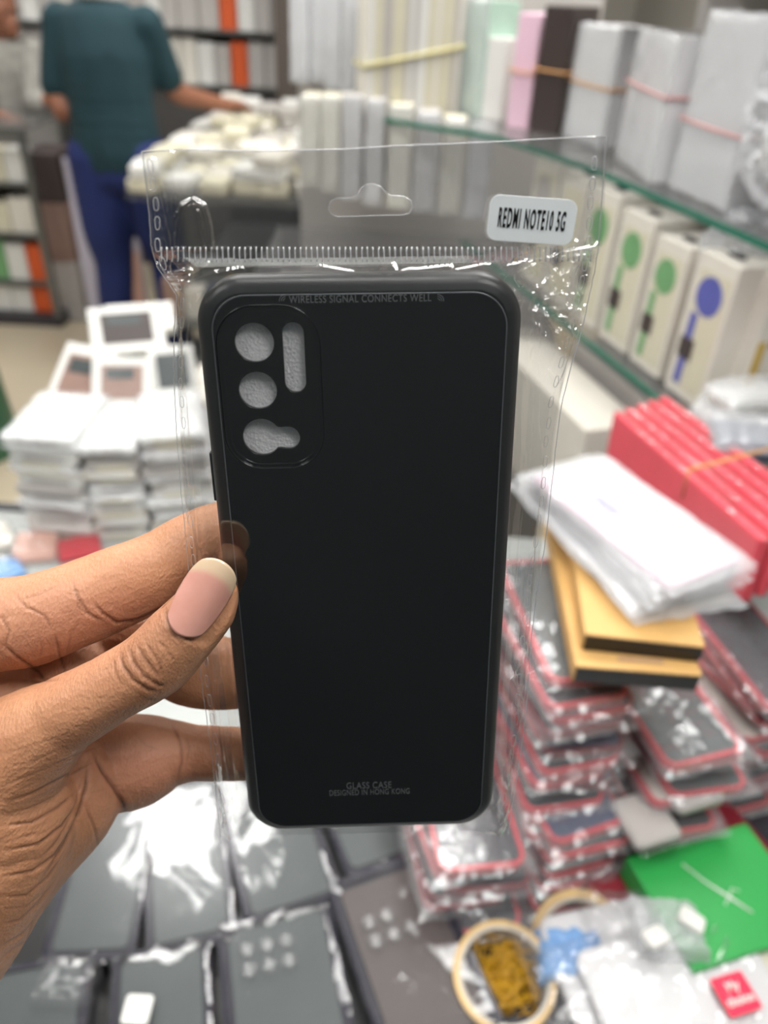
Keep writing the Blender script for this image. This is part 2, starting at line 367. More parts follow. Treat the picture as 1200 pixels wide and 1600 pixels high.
RIDGES = [([(845, 392), (862, 430), (858, 470), (850, 500)], .8), ([(880, 395), (868, 440), (884, 480), (878, 520)], .7), ([(905, 390), (890, 430), (905, 470)], .7), ([(828, 500), (850, 520), (846, 560)], .6), ([(300, 470), (285, 520), (290, 590), (284, 660)], .7), ([(838, 640), (845, 720), (836, 820), (828, 930)], .6), ([(322, 900), (330, 980), (336, 1060)], .6), ([(230, 400), (262, 428), (300, 420)], .9), ([(240, 300), (250, 350), (262, 400)], .5),
          ([(271, 425), (271, 380), (274, 345), (286, 322), (305, 312), (321, 322), (328, 345), (332, 380), (334, 408)], 1.0),
          ([(243, 250), (256, 300), (266, 350), (275, 395)], .8), ([(272, 240), (275, 290), (273, 340)], .7), ([(312, 330), (318, 360), (330, 395)], .7), ([(290, 330), (284, 370), (278, 410)], .5),
          ([(250, 430), (300, 440), (340, 425), (380, 418)], .8), ([(258, 445), (290, 436), (330, 412)], .8),
          ([(500, 415), (560, 426), (610, 430), (640, 420), (700, 424), (760, 412)], .6), ([(600, 422), (612, 412), (620, 424), (700, 415)], .6),
          ([(800, 430), (840, 408), (880, 392), (925, 384)], .9), ([(818, 470), (850, 440), (885, 400)], .9), ([(832, 486), (856, 462), (872, 446), (890, 410)], 1.0), ([(805, 425), (830, 440), (845, 470)], .7), ([(790, 415), (850, 402), (920, 396)], .7),
          ([(862, 560), (864, 520), (885, 510), (900, 530)], .8), ([(855, 578), (870, 600), (905, 520)], .7), ([(838, 490), (842, 560), (838, 700), (832, 900), (822, 1100), (815, 1200)], .7),
          ([(832, 620), (826, 760), (824, 900)], .5), ([(300, 500), (292, 600), (300, 700), (312, 850)], .6), ([(285, 520), (283, 640), (296, 760)], .5), ([(335, 1000), (345, 1100), (352, 1180), (368, 1270)], .6), ([(345, 1060), (356, 1160), (362, 1230)], .5),
          ([(345, 1300), (352, 1262), (366, 1240), (372, 1290), (395, 1300)], .9), ([(350, 1220), (362, 1260), (352, 1290)], .8), ([(340, 1240), (360, 1280), (382, 1302)], .7),
          ([(825, 1000), (800, 1060), (822, 1110), (800, 1170)], .8), ([(805, 1080), (815, 1160), (800, 1240), (790, 1290)], .8), ([(790, 1200), (796, 1250), (782, 1290)], .6),
          ([(690, 232), (700, 300), (720, 380)], .35), ([(640, 232), (652, 290), (640, 360)], .35), ([(760, 225), (775, 290), (800, 330)], .35), ([(610, 228), (605, 280), (612, 330)], .3)]
OVER = [([(695, 1240), (700, 1180), (712, 1140), (738, 1105), (750, 1098)], .5), ([(430, 850), (445, 880), (452, 920)], .4), ([(360, 870), (400, 862), (440, 900)], .3), ([(365, 1000), (372, 1100), (380, 1200), (392, 1270)], .4), ([(580, 1090), (610, 1160), (640, 1230)], .15)]
def segd(p, poly):
    best = 1e9
    for a, b in zip(poly, poly[1:]):
        d = b-a; t = max(0, min(1, (p-a).dot(d)/max(1e-12, d.length_squared))); best = min(best, (p-a-d*t).length)
    return best
RG = [([uvp(x, y, 0).xy for x, y in pl], s) for pl, s in RIDGES]; OG = [([uvp(x, y, 0).xy for x, y in pl], s) for pl, s in OVER]
def ridge_field(X, Y):
    out = np.zeros_like(X)
    for lst, sg, am in ((RG, .00045, .0011), (OG, .0012, .0009)):
        for poly, s in lst:
            best = np.full(X.shape, 1e9)
            for a, b in zip(poly, poly[1:]):
                dx, dy = b.x-a.x, b.y-a.y; L2 = max(dx*dx+dy*dy, 1e-12)
                t = np.clip(((X-a.x)*dx+(Y-a.y)*dy)/L2, 0, 1); best = np.minimum(best, np.hypot(X-a.x-t*dx, Y-a.y-t*dy))
            out = np.maximum(out, am*s*1.25*np.exp(-(best/sg)**2))
    return out
def rgb_bias(x, y):   # 0 above the case's face, 1 outside it
    dx = abs(x)-(CWD/2-.0015); dy = abs(y)-(CLN/2-.0015); d = max(dx, dy*.7)
    return max(0, min(1, d/.007))
def bag_layer(front):
    NX, NY = 250, 380; bm = bmesh.new(); pts = []
    hy = uvp(600, 400, 0).y
    for j in range(NY+1):
        s = j/NY; l = Vector(interp(LB, s)); r = Vector(interp(RB, s))
        for i in range(NX+1):
            t = i/NX; p = l.lerp(r, t)
            if s < .16:
                ky = 0
                for (a, ya), (b_, yb) in zip(TOPY, TOPY[1:]):
                    if a <= t <= b_: ky = ya+(yb-ya)*(t-a)/(b_-a)
                base = 237+(214-237)*t; p.y += (ky-base)*(1-s/.16)
            if s > .93: p.y -= 17*((s-.93)/.07)**2*min(1, max(0, min(t, 1-t)-.02)/.10)
            q = uvp(p.x, p.y, 0); pts.append((q.x, q.y, s, t))
    A = np.array(pts); RF = ridge_field(A[:, 0], A[:, 1]); vs = []
    for (x, y, s, t), rf in zip(pts, RF):
        o = rgb_bias(x, y); o = o*o*(3-2*o)
        ed = min(t, 1-t)*2; seal = min(1, ed/.06)
        head = max(0, min(1, (y-hy+.003)/.005))
        wav = noise.noise(Vector((x*28, y*9, 2.2)))*.0016
        fine = (1-abs(noise.noise(Vector((x*160+3, y*60, 7))))*2)*.0003
        cr = (1-abs(noise.noise(Vector((x*260, y*260, 3+front)))))**3*.0012
        corner = max(math.exp(-(((x-.046)/.013)**2+((y-.080)/.014)**2)), math.exp(-(((x+.046)/.007)**2+((y-.083)/.005)**2)), math.exp(-(((x+.043)/.006)**2+((y+.083)/.008)**2)), math.exp(-(((x-.042)/.006)**2+((y+.080)/.012)**2)))
        if front:
            z = (ZF+.0006+wav*.12)*(1-o)+(-.0032+.0026*seal)*o
            z = z*(1-head)+(.0012)*head
            z += o*(wav*(.6+.8*head)+fine*.8)+rf*(.25+.75*o)+corner*cr*1.9*(.12+.88*o)+o*(1-head)*(1-abs(noise.noise(Vector((x*420, y*14, 9))))*2.4)*.00045
        else:
            z = -.0105*(1-o)+(-.0036-.0018*seal)*o
            z = z*(1-head)+(.0004)*head
            z += o*(wav*(.6+.8*head)-fine*.8)-corner*cr-.0002
        vs.append(bm.verts.new((x, y, z)))
    # hang hole
    hl = [uvp(x, y, 0) for x, y in HANG]
    def inside(x, y):
        c = False; n = len(hl)
        for i in range(n):
            a, b = hl[i], hl[i-1]
            if (a.y > y) != (b.y > y) and x < (b.x-a.x)*(y-a.y)/(b.y-a.y)+a.x: c = not c
        return c
    for j in range(NY):
        for i in range(NX):
            q = [vs[j*(NX+1)+i], vs[j*(NX+1)+i+1], vs[(j+1)*(NX+1)+i+1], vs[(j+1)*(NX+1)+i]]
            c = (q[0].co+q[2].co)/2
            if .2 < i/NX < .8 and j < 80 and inside(c.x, c.y): continue
            bm.faces.new(q)
    return bm
HANG = [(526, 310), (550, 309), (559, 304), (563, 295), (572, 288.5), (583, 287.5), (594, 291), (602, 300), (610, 306), (630, 307), (642, 313), (645, 323), (640, 333), (630, 336), (580, 337), (526, 339), (516, 333), (513, 324), (517, 314)]
mbag = film('clear_bag_film', .975, 2.0, .007, .16, 90, .07, dist=.0006, ior=1.75)
mseam = film('bag_seam', .85, 3.5, .5, 0, 50, .08)
bag = thing('clear_bag', 'clear plastic header bag with hang hole holding the black phone case', 'plastic bag', mtx=MC)
obj('front_film', bag_layer(1), mbag, bag, True); obj('back_film', bag_layer(0), mbag, bag, True)
bm = bmesh.new()
zed = lambda p: .0008-.0040*max(0, min(1, (p[1]-380)/60))
LBx = [interp(LB, i/120) for i in range(121)]; RBx = [interp(RB, i/120) for i in range(121)]
top_ = [(222+725*t, y) for t, y in TOPY]
jit = lambda p, a: (p[0]+random.uniform(-a, a), p[1])
tube(bm, [uvp(*p, .0008) for p in top_], .00013, 5)
tube(bm, [uvp(*jit(p, .5), zed(p)) for p in LBx], .00012, 5); tube(bm, [uvp(*jit(p, .5), zed(p)) for p in RBx], .00012, 5)
obj('sealed_edge', bm, mseam, bag, True)  # seal strands whose whitish colour paints in the edge highlights
bm = bmesh.new(); tube(bm, [uvp(*p, .0012) for p in HANG], .00011, 5, True); obj('hang_hole_rim', bm, mseam, bag, True)
for side, B_, off in ((0, LB, 11), (1, RB, -17)):
    bm = bmesh.new(); y = 257
    while y < 1290:
        k = min(range(len(B_)-1), key=lambda i: 0 if B_[i][1] <= y <= B_[i+1][1] else 1e3)
        a, b = B_[k], B_[k+1]; f = (y-a[1])/(b[1]-a[1]); x = a[0]+(b[0]-a[0])*f + off*(1 if y < 700 else .8)
        sl = (b[0]-a[0])/(b[1]-a[1]); hh = 10.5 if y < 450 else 9; ww = 4 if y < 450 else 3
        j1, j2 = random.uniform(-1, 1), random.uniform(-2, 2)
        lp = []
        for i in range(14):
            th = 2*math.pi*i/14; dy = hh*math.sin(th)*(1-.0*i); dx = ww*math.cos(th)
            dx = ww*(1 if math.cos(th) > 0 else -1)*abs(math.cos(th))**.6+random.uniform(-.5, .5)
            lp.append(uvp(x+j1+dx+sl*dy, y+j2+dy, .0018 if y < 440 else -.0006))
        tube(bm, lp, .00010 if y < 500 else .00007, 5, True); y += 31
    obj('perforated_seal', bm, mseam, bag, True, 'row of small punched slots down the %s side seam' % ['left', 'right'][side])
bm = bmesh.new(); x = 252
while x < 930:
    yb = 386 + (0 if x < 760 else (x-760)*-.005); wv = random.uniform(-1.2, 1.2)
    tube(bm, [uvp(x+wv, yb, .0016), uvp(x, yb+6, .0017), uvp(x+.5, yb+16, .0018), uvp(x-.3+wv, yb+23, .002)], [.00022, .00016, .00016, .0002], 5); x += 8.7
obj('header_seal', bm, mseam, bag, True, 'ribbed heat seal line under the header')
# sticker
st = [uvp(x, y, .0026) for x, y in ((765, 303), (901, 313), (896, 385), (761, 374))]
sc_ = sum(st, Vector())/4; sx_ = (st[1]-st[0]).normalized(); sw = ((st[1]-st[0]).length+(st[2]-st[3]).length)/2; sh = ((st[3]-st[0]).length+(st[2]-st[1]).length)/2
lab = thing('sticker', 'white rounded sticker with black lettering on top right of clear bag', 'sticker', mtx=MC@Matrix.Translation(sc_)@Matrix.Rotation(math.atan2(sx_.y, sx_.x), 4, 'Z'))
obj('paper', plate(sw, sh, .0022, -.0001, .00012, .00005), mat('sticker_paper', (226, 232, 234), .5, bump=.03, bscale=300), lab)
me = text_me('REDMI NOTE10 5G', .006, .00004, bold=.00012, sp=1.25); xs = [v.co.x for v in me.vertices]; ys = [v.co.y for v in me.vertices]
for v in me.vertices:
    v.co.x = (v.co.x-(max(xs)+min(xs))/2)/(max(xs)-min(xs))*sw*.77; v.co.y = (v.co.y-(max(ys)+min(ys))/2)/(max(ys)-min(ys))*sh*.44
o = obj('lettering', me, M['black'], lab); o.location = (0, .0002, .00018)
# ------------------------------------------------------------------ the hand holding the bag
def hp(px, py, d, rpx): return (PD(px, py, d), rpx*d/FP)
HCH = [
 [hp(338, 924, .2000, 34), hp(322, 950, .2005, 47), hp(285, 992, .2025, 53), hp(240, 1036, .2045, 57), hp(170, 1080, .2070, 55), hp(95, 1122, .211, 62), hp(30, 1170, .216, 88), hp(-20, 1230, .220, 110)],
 [hp(-20, 1230, .220, 112), hp(5, 1290, .224, 108), hp(-70, 1400, .228, 130), hp(-200, 1520, .228, 170)],
 [hp(-150, 1030, .222, 95), hp(-60, 985, .220, 78), hp(40, 972, .222, 72), hp(150, 931, .226, 66), hp(240, 894, .229, 62), hp(330, 850, .2325, 62), hp(400, 820, .235, 54), hp(465, 795, .237, 42)],
 [hp(-100, 1080, .235, 110), hp(40, 1040, .245, 86), hp(150, 1010, .252, 60), hp(230, 1005, .253, 60), hp(300, 1040, .252, 64), hp(350, 1052, .250, 57), hp(430, 1050, .250, 48)],
 [hp(-60, 1120, .235, 120), hp(60, 1090, .243, 80), hp(110, 1050, .243, 70)],
 [hp(-40, 1260, .252, 90), hp(80, 1200, .256, 84), hp(205, 1190, .258, 74), hp(250, 1178, .259, 56), hp(300, 1177, .2605, 44), hp(360, 1178, .2610, 42), hp(430, 1178, .2625, 36)],
 [hp(95, 1236, .245, 96), hp(-10, 1335, .246, 116), hp(-140, 1470, .244, 145), hp(-260, 1600, .238, 160)],
 [hp(-120, 1200, .235, 130), hp(-200, 1350, .235, 170), hp(-260, 1560, .232, 175)],
]
hm = body(HCH, .00055, 10, dens=.14)
# fold the creases in: polylines laid over the skin, pressed in along the normal
CR = [  # (points, width px, depth mm)
 ([(258, 950), (262, 972), (276, 992), (300, 1003), (318, 1000)], 2.6, .5),
 ([(186, 1016), (190, 1040), (206, 1062), (232, 1078), (250, 1080)], 2.4, .45), ([(200, 1010), (208, 1036), (226, 1058), (250, 1072), (262, 1070)], 2.2, .40),
 ([(212, 1005), (222, 1024), (236, 1044), (252, 1062)], 2.2, .36), ([(226, 1003), (238, 1020), (250, 1040), (256, 1062)], 1.8, .30), ([(244, 998), (262, 1018), (276, 1040)], 1.6, .2),
 ([(205, 1075), (226, 1092), (252, 1098)], 1.5, .18), ([(176, 1022), (178, 1050), (192, 1078)], 1.5, .18), ([(262, 985), (286, 1006), (300, 1014)], 1.5, .15),
 ([(110, 1085), (140, 1092), (180, 1090)], 1.2, .10), ([(80, 1100), (110, 1110), (150, 1108)], 1.2, .1),
 ([(145, 940), (160, 958), (182, 972), (215, 968), (255, 948), (290, 915)], 2.4, .5), ([(112, 906), (122, 935), (140, 960), (172, 975)], 2.0, .35), ([(118, 938), (126, 952), (160, 975)], 1.5, .25),
 ([(20, 925), (40, 948), (70, 962), (82, 985)], 1.8, .3), ([(0, 960), (14, 985), (8, 1012)], 1.8, .3), ([(85, 985), (92, 1020), (104, 1058)], 2.0, .35), ([(60, 990), (66, 1010), (60, 1030)], 1.5, .2),
 ([(0, 1003), (30, 1030), (60, 1050), (72, 1068)], 2.4, .5), ([(30, 1062), (60, 1066), (100, 1062)], 1.5, .25), ([(128, 968), (110, 990), (104, 1020)], 1.4, .2), ([(30, 938), (62, 930), (90, 915)], 1.3, .18),
 ([(268, 1130), (282, 1160), (284, 1190), (276, 1222)], 2.0, .35), ([(290, 1150), (296, 1170), (290, 1195)], 1.4, .2), ([(205, 1140), (228, 1165), (250, 1172)], 1.4, .15),
 ([(146, 1180), (160, 1205), (180, 1232), (192, 1258), (196, 1276)], 3.2, .9), ([(130, 1250), (146, 1290), (152, 1320), (150, 1345)], 1.8, .3),
 ([(136, 1190), (134, 1230), (124, 1270), (100, 1320), (60, 1380)], 2.6, .6), ([(128, 1215), (116, 1260), (90, 1310), (56, 1352)], 1.6, .3),
 ([(0, 1255), (50, 1240), (100, 1215), (150, 1190)], 2.0, .35), ([(0, 1290), (50, 1285), (90, 1262), (120, 1235)], 2.2, .4), ([(0, 1330), (60, 1318), (95, 1290), (118, 1258)], 2.2, .45), ([(0, 1230), (60, 1205), (120, 1180), (160, 1165)], 1.4, .2),
 ([(0, 1370), (50, 1360), (85, 1335), (110, 1295)], 2.2, .4), ([(0, 1400), (40, 1398), (75, 1370), (100, 1335)], 2.0, .35), ([(0, 1445), (30, 1438), (60, 1410), (88, 1375)], 2.0, .3), ([(0, 1480), (34, 1462), (60, 1432)], 1.8, .3),
 ([(60, 1425), (40, 1470), (0, 1500)], 1.6, .25), ([(0, 1205), (60, 1185), (110, 1165)], 1.2, .14), ([(0, 1180), (50, 1165), (100, 1150)], 1.2, .12), ([(20, 1310), (70, 1300), (100, 1275)], 1.3, .2), ([(10, 1350), (60, 1340), (90, 1315)], 1.3, .2),
 ([(0, 1420), (40, 1416), (70, 1392)], 1.3, .2), ([(0, 1272), (50, 1262), (96, 1240)], 1.3, .2),
]
rnd = random.Random(4)
for k in range(70):     # fine skin lines across thumb, its ball and the first finger
    z_ = k % 3
    if z_ == 0: x, y, a, l = rnd.uniform(0, 120), rnd.uniform(1140, 1440), -.35+rnd.uniform(-.25, .25), rnd.uniform(25, 70)
    elif z_ == 1: x, y, a, l = rnd.uniform(60, 270), rnd.uniform(1040, 1130), -1.0+rnd.uniform(-.5, .5)+(1.9 if rnd.random() < .4 else 0), rnd.uniform(12, 30)
    else: x, y, a, l = rnd.uniform(20, 290), 0, .9+rnd.uniform(-.3, .3), rnd.uniform(12, 34); y = 960-.38*x+rnd.uniform(-45, 25)
    CR.append(([(x, y), (x+l*.5*math.cos(a)-2, y+l*.5*math.sin(a)+2), (x+l*math.cos(a), y+l*math.sin(a))], 1.0, .09))
nv = len(hm.vertices); co = np.empty(nv*3); hm.vertices.foreach_get('co', co); co = co.reshape(-1, 3); no = np.empty(nv*3); hm.vertices.foreach_get('normal', no); no = no.reshape(-1, 3)
rel = co-np.array(CO); fz = rel@np.array(FW); X = 600+FP*(rel@np.array(RT))/fz; Y = 800-FP*(rel@np.array(UP))/fz
facing = -(np.einsum('ij,ij->i', no, rel))/np.linalg.norm(rel, axis=1)
from mathutils.bvhtree import BVHTree
bv = BVHTree.FromPolygons([tuple(c) for c in co], [tuple(p.vertices) for p in hm.polygons])
dep = np.zeros(nv); crm = np.zeros(nv)
for poly, wpx, dmm in CR:
    x0 = min(p[0] for p in poly)-12; x1 = max(p[0] for p in poly)+12; y0 = min(p[1] for p in poly)-12; y1 = max(p[1] for p in poly)+12
    idx = np.where((X > x0) & (X < x1) & (Y > y0) & (Y < y1) & (facing > .05))[0]
    if not len(idx): continue
    keep = []
    for i in idx:
        d = Vector(rel[i]); L_ = d.length; h = bv.ray_cast(CO, d.normalized(), L_+.01)
        if h[0] is None or h[3] > L_-.0015: keep.append(i)
    idx = np.array(keep, int)
    if not len(idx): continue
    x, y = X[idx], Y[idx]; best = np.full(len(idx), 1e9); tt = np.zeros(len(idx)); tot = len(poly)-1
    for k, (a, b) in enumerate(zip(poly, poly[1:])):
        dx, dy = b[0]-a[0], b[1]-a[1]; t = np.clip(((x-a[0])*dx+(y-a[1])*dy)/(dx*dx+dy*dy), 0, 1); D = np.hypot(x-a[0]-t*dx, y-a[1]-t*dy)
        m_ = D < best; best[m_] = D[m_]; tt[m_] = (k+t[m_])/tot
    fade = np.clip(np.minimum(tt, 1-tt)*5, 0.15, 1)
    g_ = np.exp(-(best/(wpx*.9))**2)*fade; puff = np.exp(-((best-wpx*3.2)/(wpx*1.8))**2)*fade
    dep[idx] += (dmm*g_*1.0-dmm*.22*puff)*.001; crm[idx] = np.maximum(crm[idx], g_*min(1, dmm*2.2))
co2 = co-no*dep[:, None]
# low swellings of flesh
for i in range(nv):
    p = Vector(co[i]); co2[i] += no[i]*(noise.noise(p*70)*.0006+noise.noise(p*220)*.00012)
A0, B0 = PD(283, 986, .1928), PD(346, 884, .1922)
ax = (B0-A0); LN = ax.length; ax.normalize(); tow = (CO-(A0+B0)/2).normalized(); tow = (tow-ax*tow.dot(ax)).normalized()
side = ax.cross(tow).normalized(); tow = (tow-side*.0).normalized(); side = ax.cross(tow).normalized()

for i in np.where((np.hypot(X-312, Y-940) < 90))[0]:      # the nail bed is pressed flat under the nail
    q = Vector(co2[i])-A0; b_ = q.dot(ax)/LN
    if not -.12 < b_ < 1.2: continue
    q2 = q-ax*(b_*LN)+tow*.0084; a_ = math.atan2(q2.dot(side), q2.dot(tow)); r_ = q2.length
    k = max(0, min(1, (math.radians(60)-abs(a_))/math.radians(10)))*max(0, min(1, (b_+.12)/.1)); 
    if r_ > .0079: co2[i] -= np.array(q2/r_)*(r_-.0079)*k
hm.vertices.foreach_set('co', co2.ravel())
# skin colour: pigment plus painted shade in the creases, browner knuckles, pinker palm side
px_ = {'crease': crm}
kn = np.exp(-(np.hypot((X-228)/40, (Y-1040)/44))**2)*.8+np.exp(-(np.hypot((X-268)/24, (Y-985)/20))**2)*1.0
pk = np.exp(-(np.hypot((X-180)/120, (Y-950)/40))**2)*.6+np.exp(-(np.hypot((X-230)/110, (Y-1210)/70))**2)*.9+np.exp(-(np.hypot((X-60)/120, (Y-1010)/60))**2)*.7
pk *= (facing > 0)
px_['knuckle'] = kn*(facing > 0)*(fz < .215); px_['palm'] = pk
for k, v in px_.items():
    a = hm.attributes.new(k, 'FLOAT', 'POINT'); a.data.foreach_set('value', v.astype(np.float32))
sk, N, L = nt('brown_hand_skin'); b = N['Principled BSDF']
b.inputs['Roughness'].default_value = .48; b.inputs['Specular IOR Level'].default_value = .4
b.inputs['Subsurface Weight'].default_value = .12; b.inputs['Subsurface Radius'].default_value = (.004, .0015, .0008); b.inputs['Subsurface Scale'].default_value = 1
def mixc(a, fac, c):
    m = N.new('ShaderNodeMix'); m.data_type = 'RGBA'; L.new(fac, m.inputs[0])
    if isinstance(a, tuple): m.inputs[6].default_value = a
    else: L.new(a, m.inputs[6])
    m.inputs[7].default_value = (*s2l(c), 1); return m.outputs[2]
def attr(n, k=1.0):
    a = N.new('ShaderNodeAttribute'); a.attribute_name = n; m = N.new('ShaderNodeMath'); m.operation = 'MULTIPLY'; m.use_clamp = True; m.inputs[1].default_value = k; L.new(a.outputs['Fac'], m.inputs[0]); return m.outputs[0]
tc = N.new('ShaderNodeTexCoord'); n1 = N.new('ShaderNodeTexNoise'); n1.inputs['Scale'].default_value = 60; n1.inputs['Detail'].default_value = 5; L.new(tc.outputs['Object'], n1.inputs['Vector'])
c = mixc((*s2l((192, 141, 106)), 1), n1.outputs[0], (168, 116, 84))
c = mixc(c, attr('palm', .7), (180, 122, 100)); c = mixc(c, attr('knuckle', .45), (120, 80, 60)); c = mixc(c, attr('crease', .7), (84, 44, 30))
L.new(c, b.inputs['Base Color'])
v1 = N.new('ShaderNodeTexVoronoi'); v1.inputs['Scale'].default_value = 1500; mp = N.new('ShaderNodeMapping'); mp.inputs['Scale'].default_value = (1, .45, .7); mp.inputs['Rotation'].default_value = (.5, .3, .7)
L.new(tc.outputs['Object'], mp.inputs[0]); L.new(mp.outputs[0], v1.inputs['Vector'])
n2 = N.new('ShaderNodeTexNoise'); n2.inputs['Scale'].default_value = 500; n2.inputs['Detail'].default_value = 4; L.new(tc.outputs['Object'], n2.inputs['Vector'])
sm = N.new('ShaderNodeMath'); sm.operation = 'MULTIPLY_ADD'; sm.inputs[1].default_value = .6; L.new(v1.outputs['Distance'], sm.inputs[0]); L.new(n2.outputs[0], sm.inputs[2])
bp = N.new('ShaderNodeBump'); bp.inputs['Strength'].default_value = .6; bp.inputs['Distance'].default_value = .0004; L.new(sm.outputs[0], bp.inputs['Height']); L.new(bp.outputs[0], b.inputs['Normal'])
hand = obj('hand', hm, sk, None, True)
tag(hand, 'brown left hand pinching the bagged black phone case between thumb and fingers', 'hand')
# thumb nail
RN = .0084; bm = bmesh.new(); NXN, NYN = 24, 30; g = []; tipf = []
for j in range(NYN+1):
    row = []
    for i in range(NXN+1):
        u, v = i/NXN*2-1, j/NYN*2-1
        # square -> rounded shape, rounder at the base
        k = .5 if v > 0 else .42
        uu = u*math.sqrt(1-k*v*v); vv = v*math.sqrt(1-.42*u*u)
        th = uu*math.radians(47 if v < 0 else 47+3*v); b_ = (vv*.88+.5*.88*1.0+.06)
        b_ = .5+vv*.56
        cen = A0+ax*(LN*b_)-tow*RN
        rad = RN+.0001+.0006*max(0, b_-.6)
        lift = -.0006*max(0, (b_-.75))**2*8
        row.append(bm.verts.new(cen+(side*math.sin(th)+tow*math.cos(th))*rad+tow*lift))
        tipf.append(max(0, min(1, (b_-.80+.16*abs(uu)**2)/.10)))
    g.append(row)
for j in range(NYN):
    for i in range(NXN): bm.faces.new((g[j][i], g[j][i+1], g[j+1][i+1], g[j+1][i]))
me = bpy.data.meshes.new('thumb_nail'); bmesh.ops.recalc_face_normals(bm, faces=bm.faces); bm.to_mesh(me); bm.free()
a = me.attributes.new('tip', 'FLOAT', 'POINT'); a.data.foreach_set('value', np.array(tipf, np.float32))
nm, N, L = nt('nail'); b = N['Principled BSDF']; b.inputs['Roughness'].default_value = .2; b.inputs['Coat Weight'].default_value = .5
n1 = N.new('ShaderNodeTexNoise'); n1.inputs['Scale'].default_value = 160; tc = N.new('ShaderNodeTexCoord'); L.new(tc.outputs['Object'], n1.inputs['Vector'])
c = mixc((*s2l((214, 160, 146)), 1), n1.outputs[0], (196, 138, 122)); c = mixc(c, attr('tip', 1), (208, 182, 152)); L.new(c, b.inputs['Base Color'])
no_ = obj('thumb_nail', me, nm, hand, True, 'long pale pink thumb nail with yellowish free edge')
sd = no_.modifiers.new('s', 'SOLIDIFY'); sd.thickness = .0005; sd.offset = -1
# sleeve end of the forearm, below and outside the frame
sc = [hp(-250, 1580, .233, 175), (CW(-.20, -.20, .20), .040), (CW(-.27, -.30, .12), .046)]
obj('forearm', body([sc], .003, 8), sk, hand, True)

# ------------------------------------------------------------------ near counter
CZ = .80
cm = mat('counter_laminate', (168, 172, 170), .25)
bm = bmesh.new(); bx(bm, -1.1, .62, -.02, 1.02, CZ-.05, CZ, .004)
t = thing('counter', 'pale topped display counter under the white box stacks and phone case piles', 'counter', (0, 0, 0))
obj('counter_top', bm, cm, t); obj('edge_trim', box(-1.1, .2, 1.02, 1.035, CZ-.055, CZ+.004), M['char'], t); obj('cabinet', box(-1.05, .6, .02, .98, 0, CZ-.05), M['white2'], t)

# ------------------------------------------------------------------ white box stacks on the left of the counter
def phone_box(w, l, h, face, label, group, loc, rz):
    t = thing('boxed_case', label, 'box', loc, rz, group)
    obj('box', plate(w, l, .004, 0, h, .0015), M['white'], t)
    if face:
        fr = obj('window', plate(w*.7, l*.66, .006, h, h+.0006, .0002), M[face], t, label='printed picture window')
        obj('print', plate(w*.45, l*.2, .004, h+.0006, h+.0009, .0002, 0, l*.15), M['slate'], fr)
    return t
STK = [((45, 838), (150, 848), 13, 'left'), ((152, 846), (238, 842), 12, 'middle'), ((240, 842), (338, 832), 13, 'right')]
NUM = ['topmost', 'second', 'third', 'fourth', 'fifth', 'sixth', 'seventh', 'eighth', 'ninth', 'tenth', 'eleventh', 'twelfth', 'thirteenth', 'fourteenth', 'fifteenth', 'sixteenth', 'seventeenth', 'eighteenth', 'nineteenth', 'twentieth']
rs = random.Random(11)
for si, (a, b, n, nm) in enumerate(STK):
    m, yaw, w = edge(a, b, CZ); 
    for k in range(n):
        z = CZ+k*.0142; jx, jy = rs.uniform(-.004, .004), rs.uniform(-.005, .005)
        ww = min(w*.93, .1); p = m+Vector((-math.sin(yaw), math.cos(yaw), 0))*.07+Vector((jx, jy, 0))
        t = thing('boxed_case', 'white phone case box, %s from the top of the %s white stack' % (NUM[n-1-k], nm), 'box', (p.x, p.y, z), yaw+rs.uniform(-.06, .06), 'boxes in the left white stacks')
        obj('box', plate(ww, .14, .004, 0, .0136, .0015), M[rs.choice(['white', 'white', 'white2', 'grey'])], t)
        bg_ = obj('label_strip', box(-ww*.3, ww*.3, -.0706, -.0700, .003, .0105), M[rs.choice(['white', 'cream', 'grey'])], t)
        if k == n-1 or rs.random() < .25:
            w_ = obj('wrapper', pillow(ww*1.12, .155, .006, k+si*20, .004, 16, 22, .0125, 40), M['filmw'], t)
t = thing('box_stand', 'low pale stand behind the near counter under the farther white boxes', 'stand', (-.33, 1.20, 0)); obj('body', box(-.17, .17, -.14, .14, 0, CZ-.005), M['white2'], t)
for k in range(11):
    for j, xx in enumerate((-.085, .03)):
        o = obj('boxed_case', plate(.1, .15, .004, 0, .0136, .0015), M[rs.choice(['white', 'white2', 'white'])]); o.location = (-.33+xx+rs.uniform(-.004, .004), 1.22+rs.uniform(-.005, .005), CZ-.004+k*.0142); o.rotation_euler.z = rs.uniform(-.05, .05)
        tag(o, 'white case box, %s from the top of the farther %s stack' % (NUM[10-k], ['left', 'right'][j]), 'box', 'boxes in the farther white stacks')
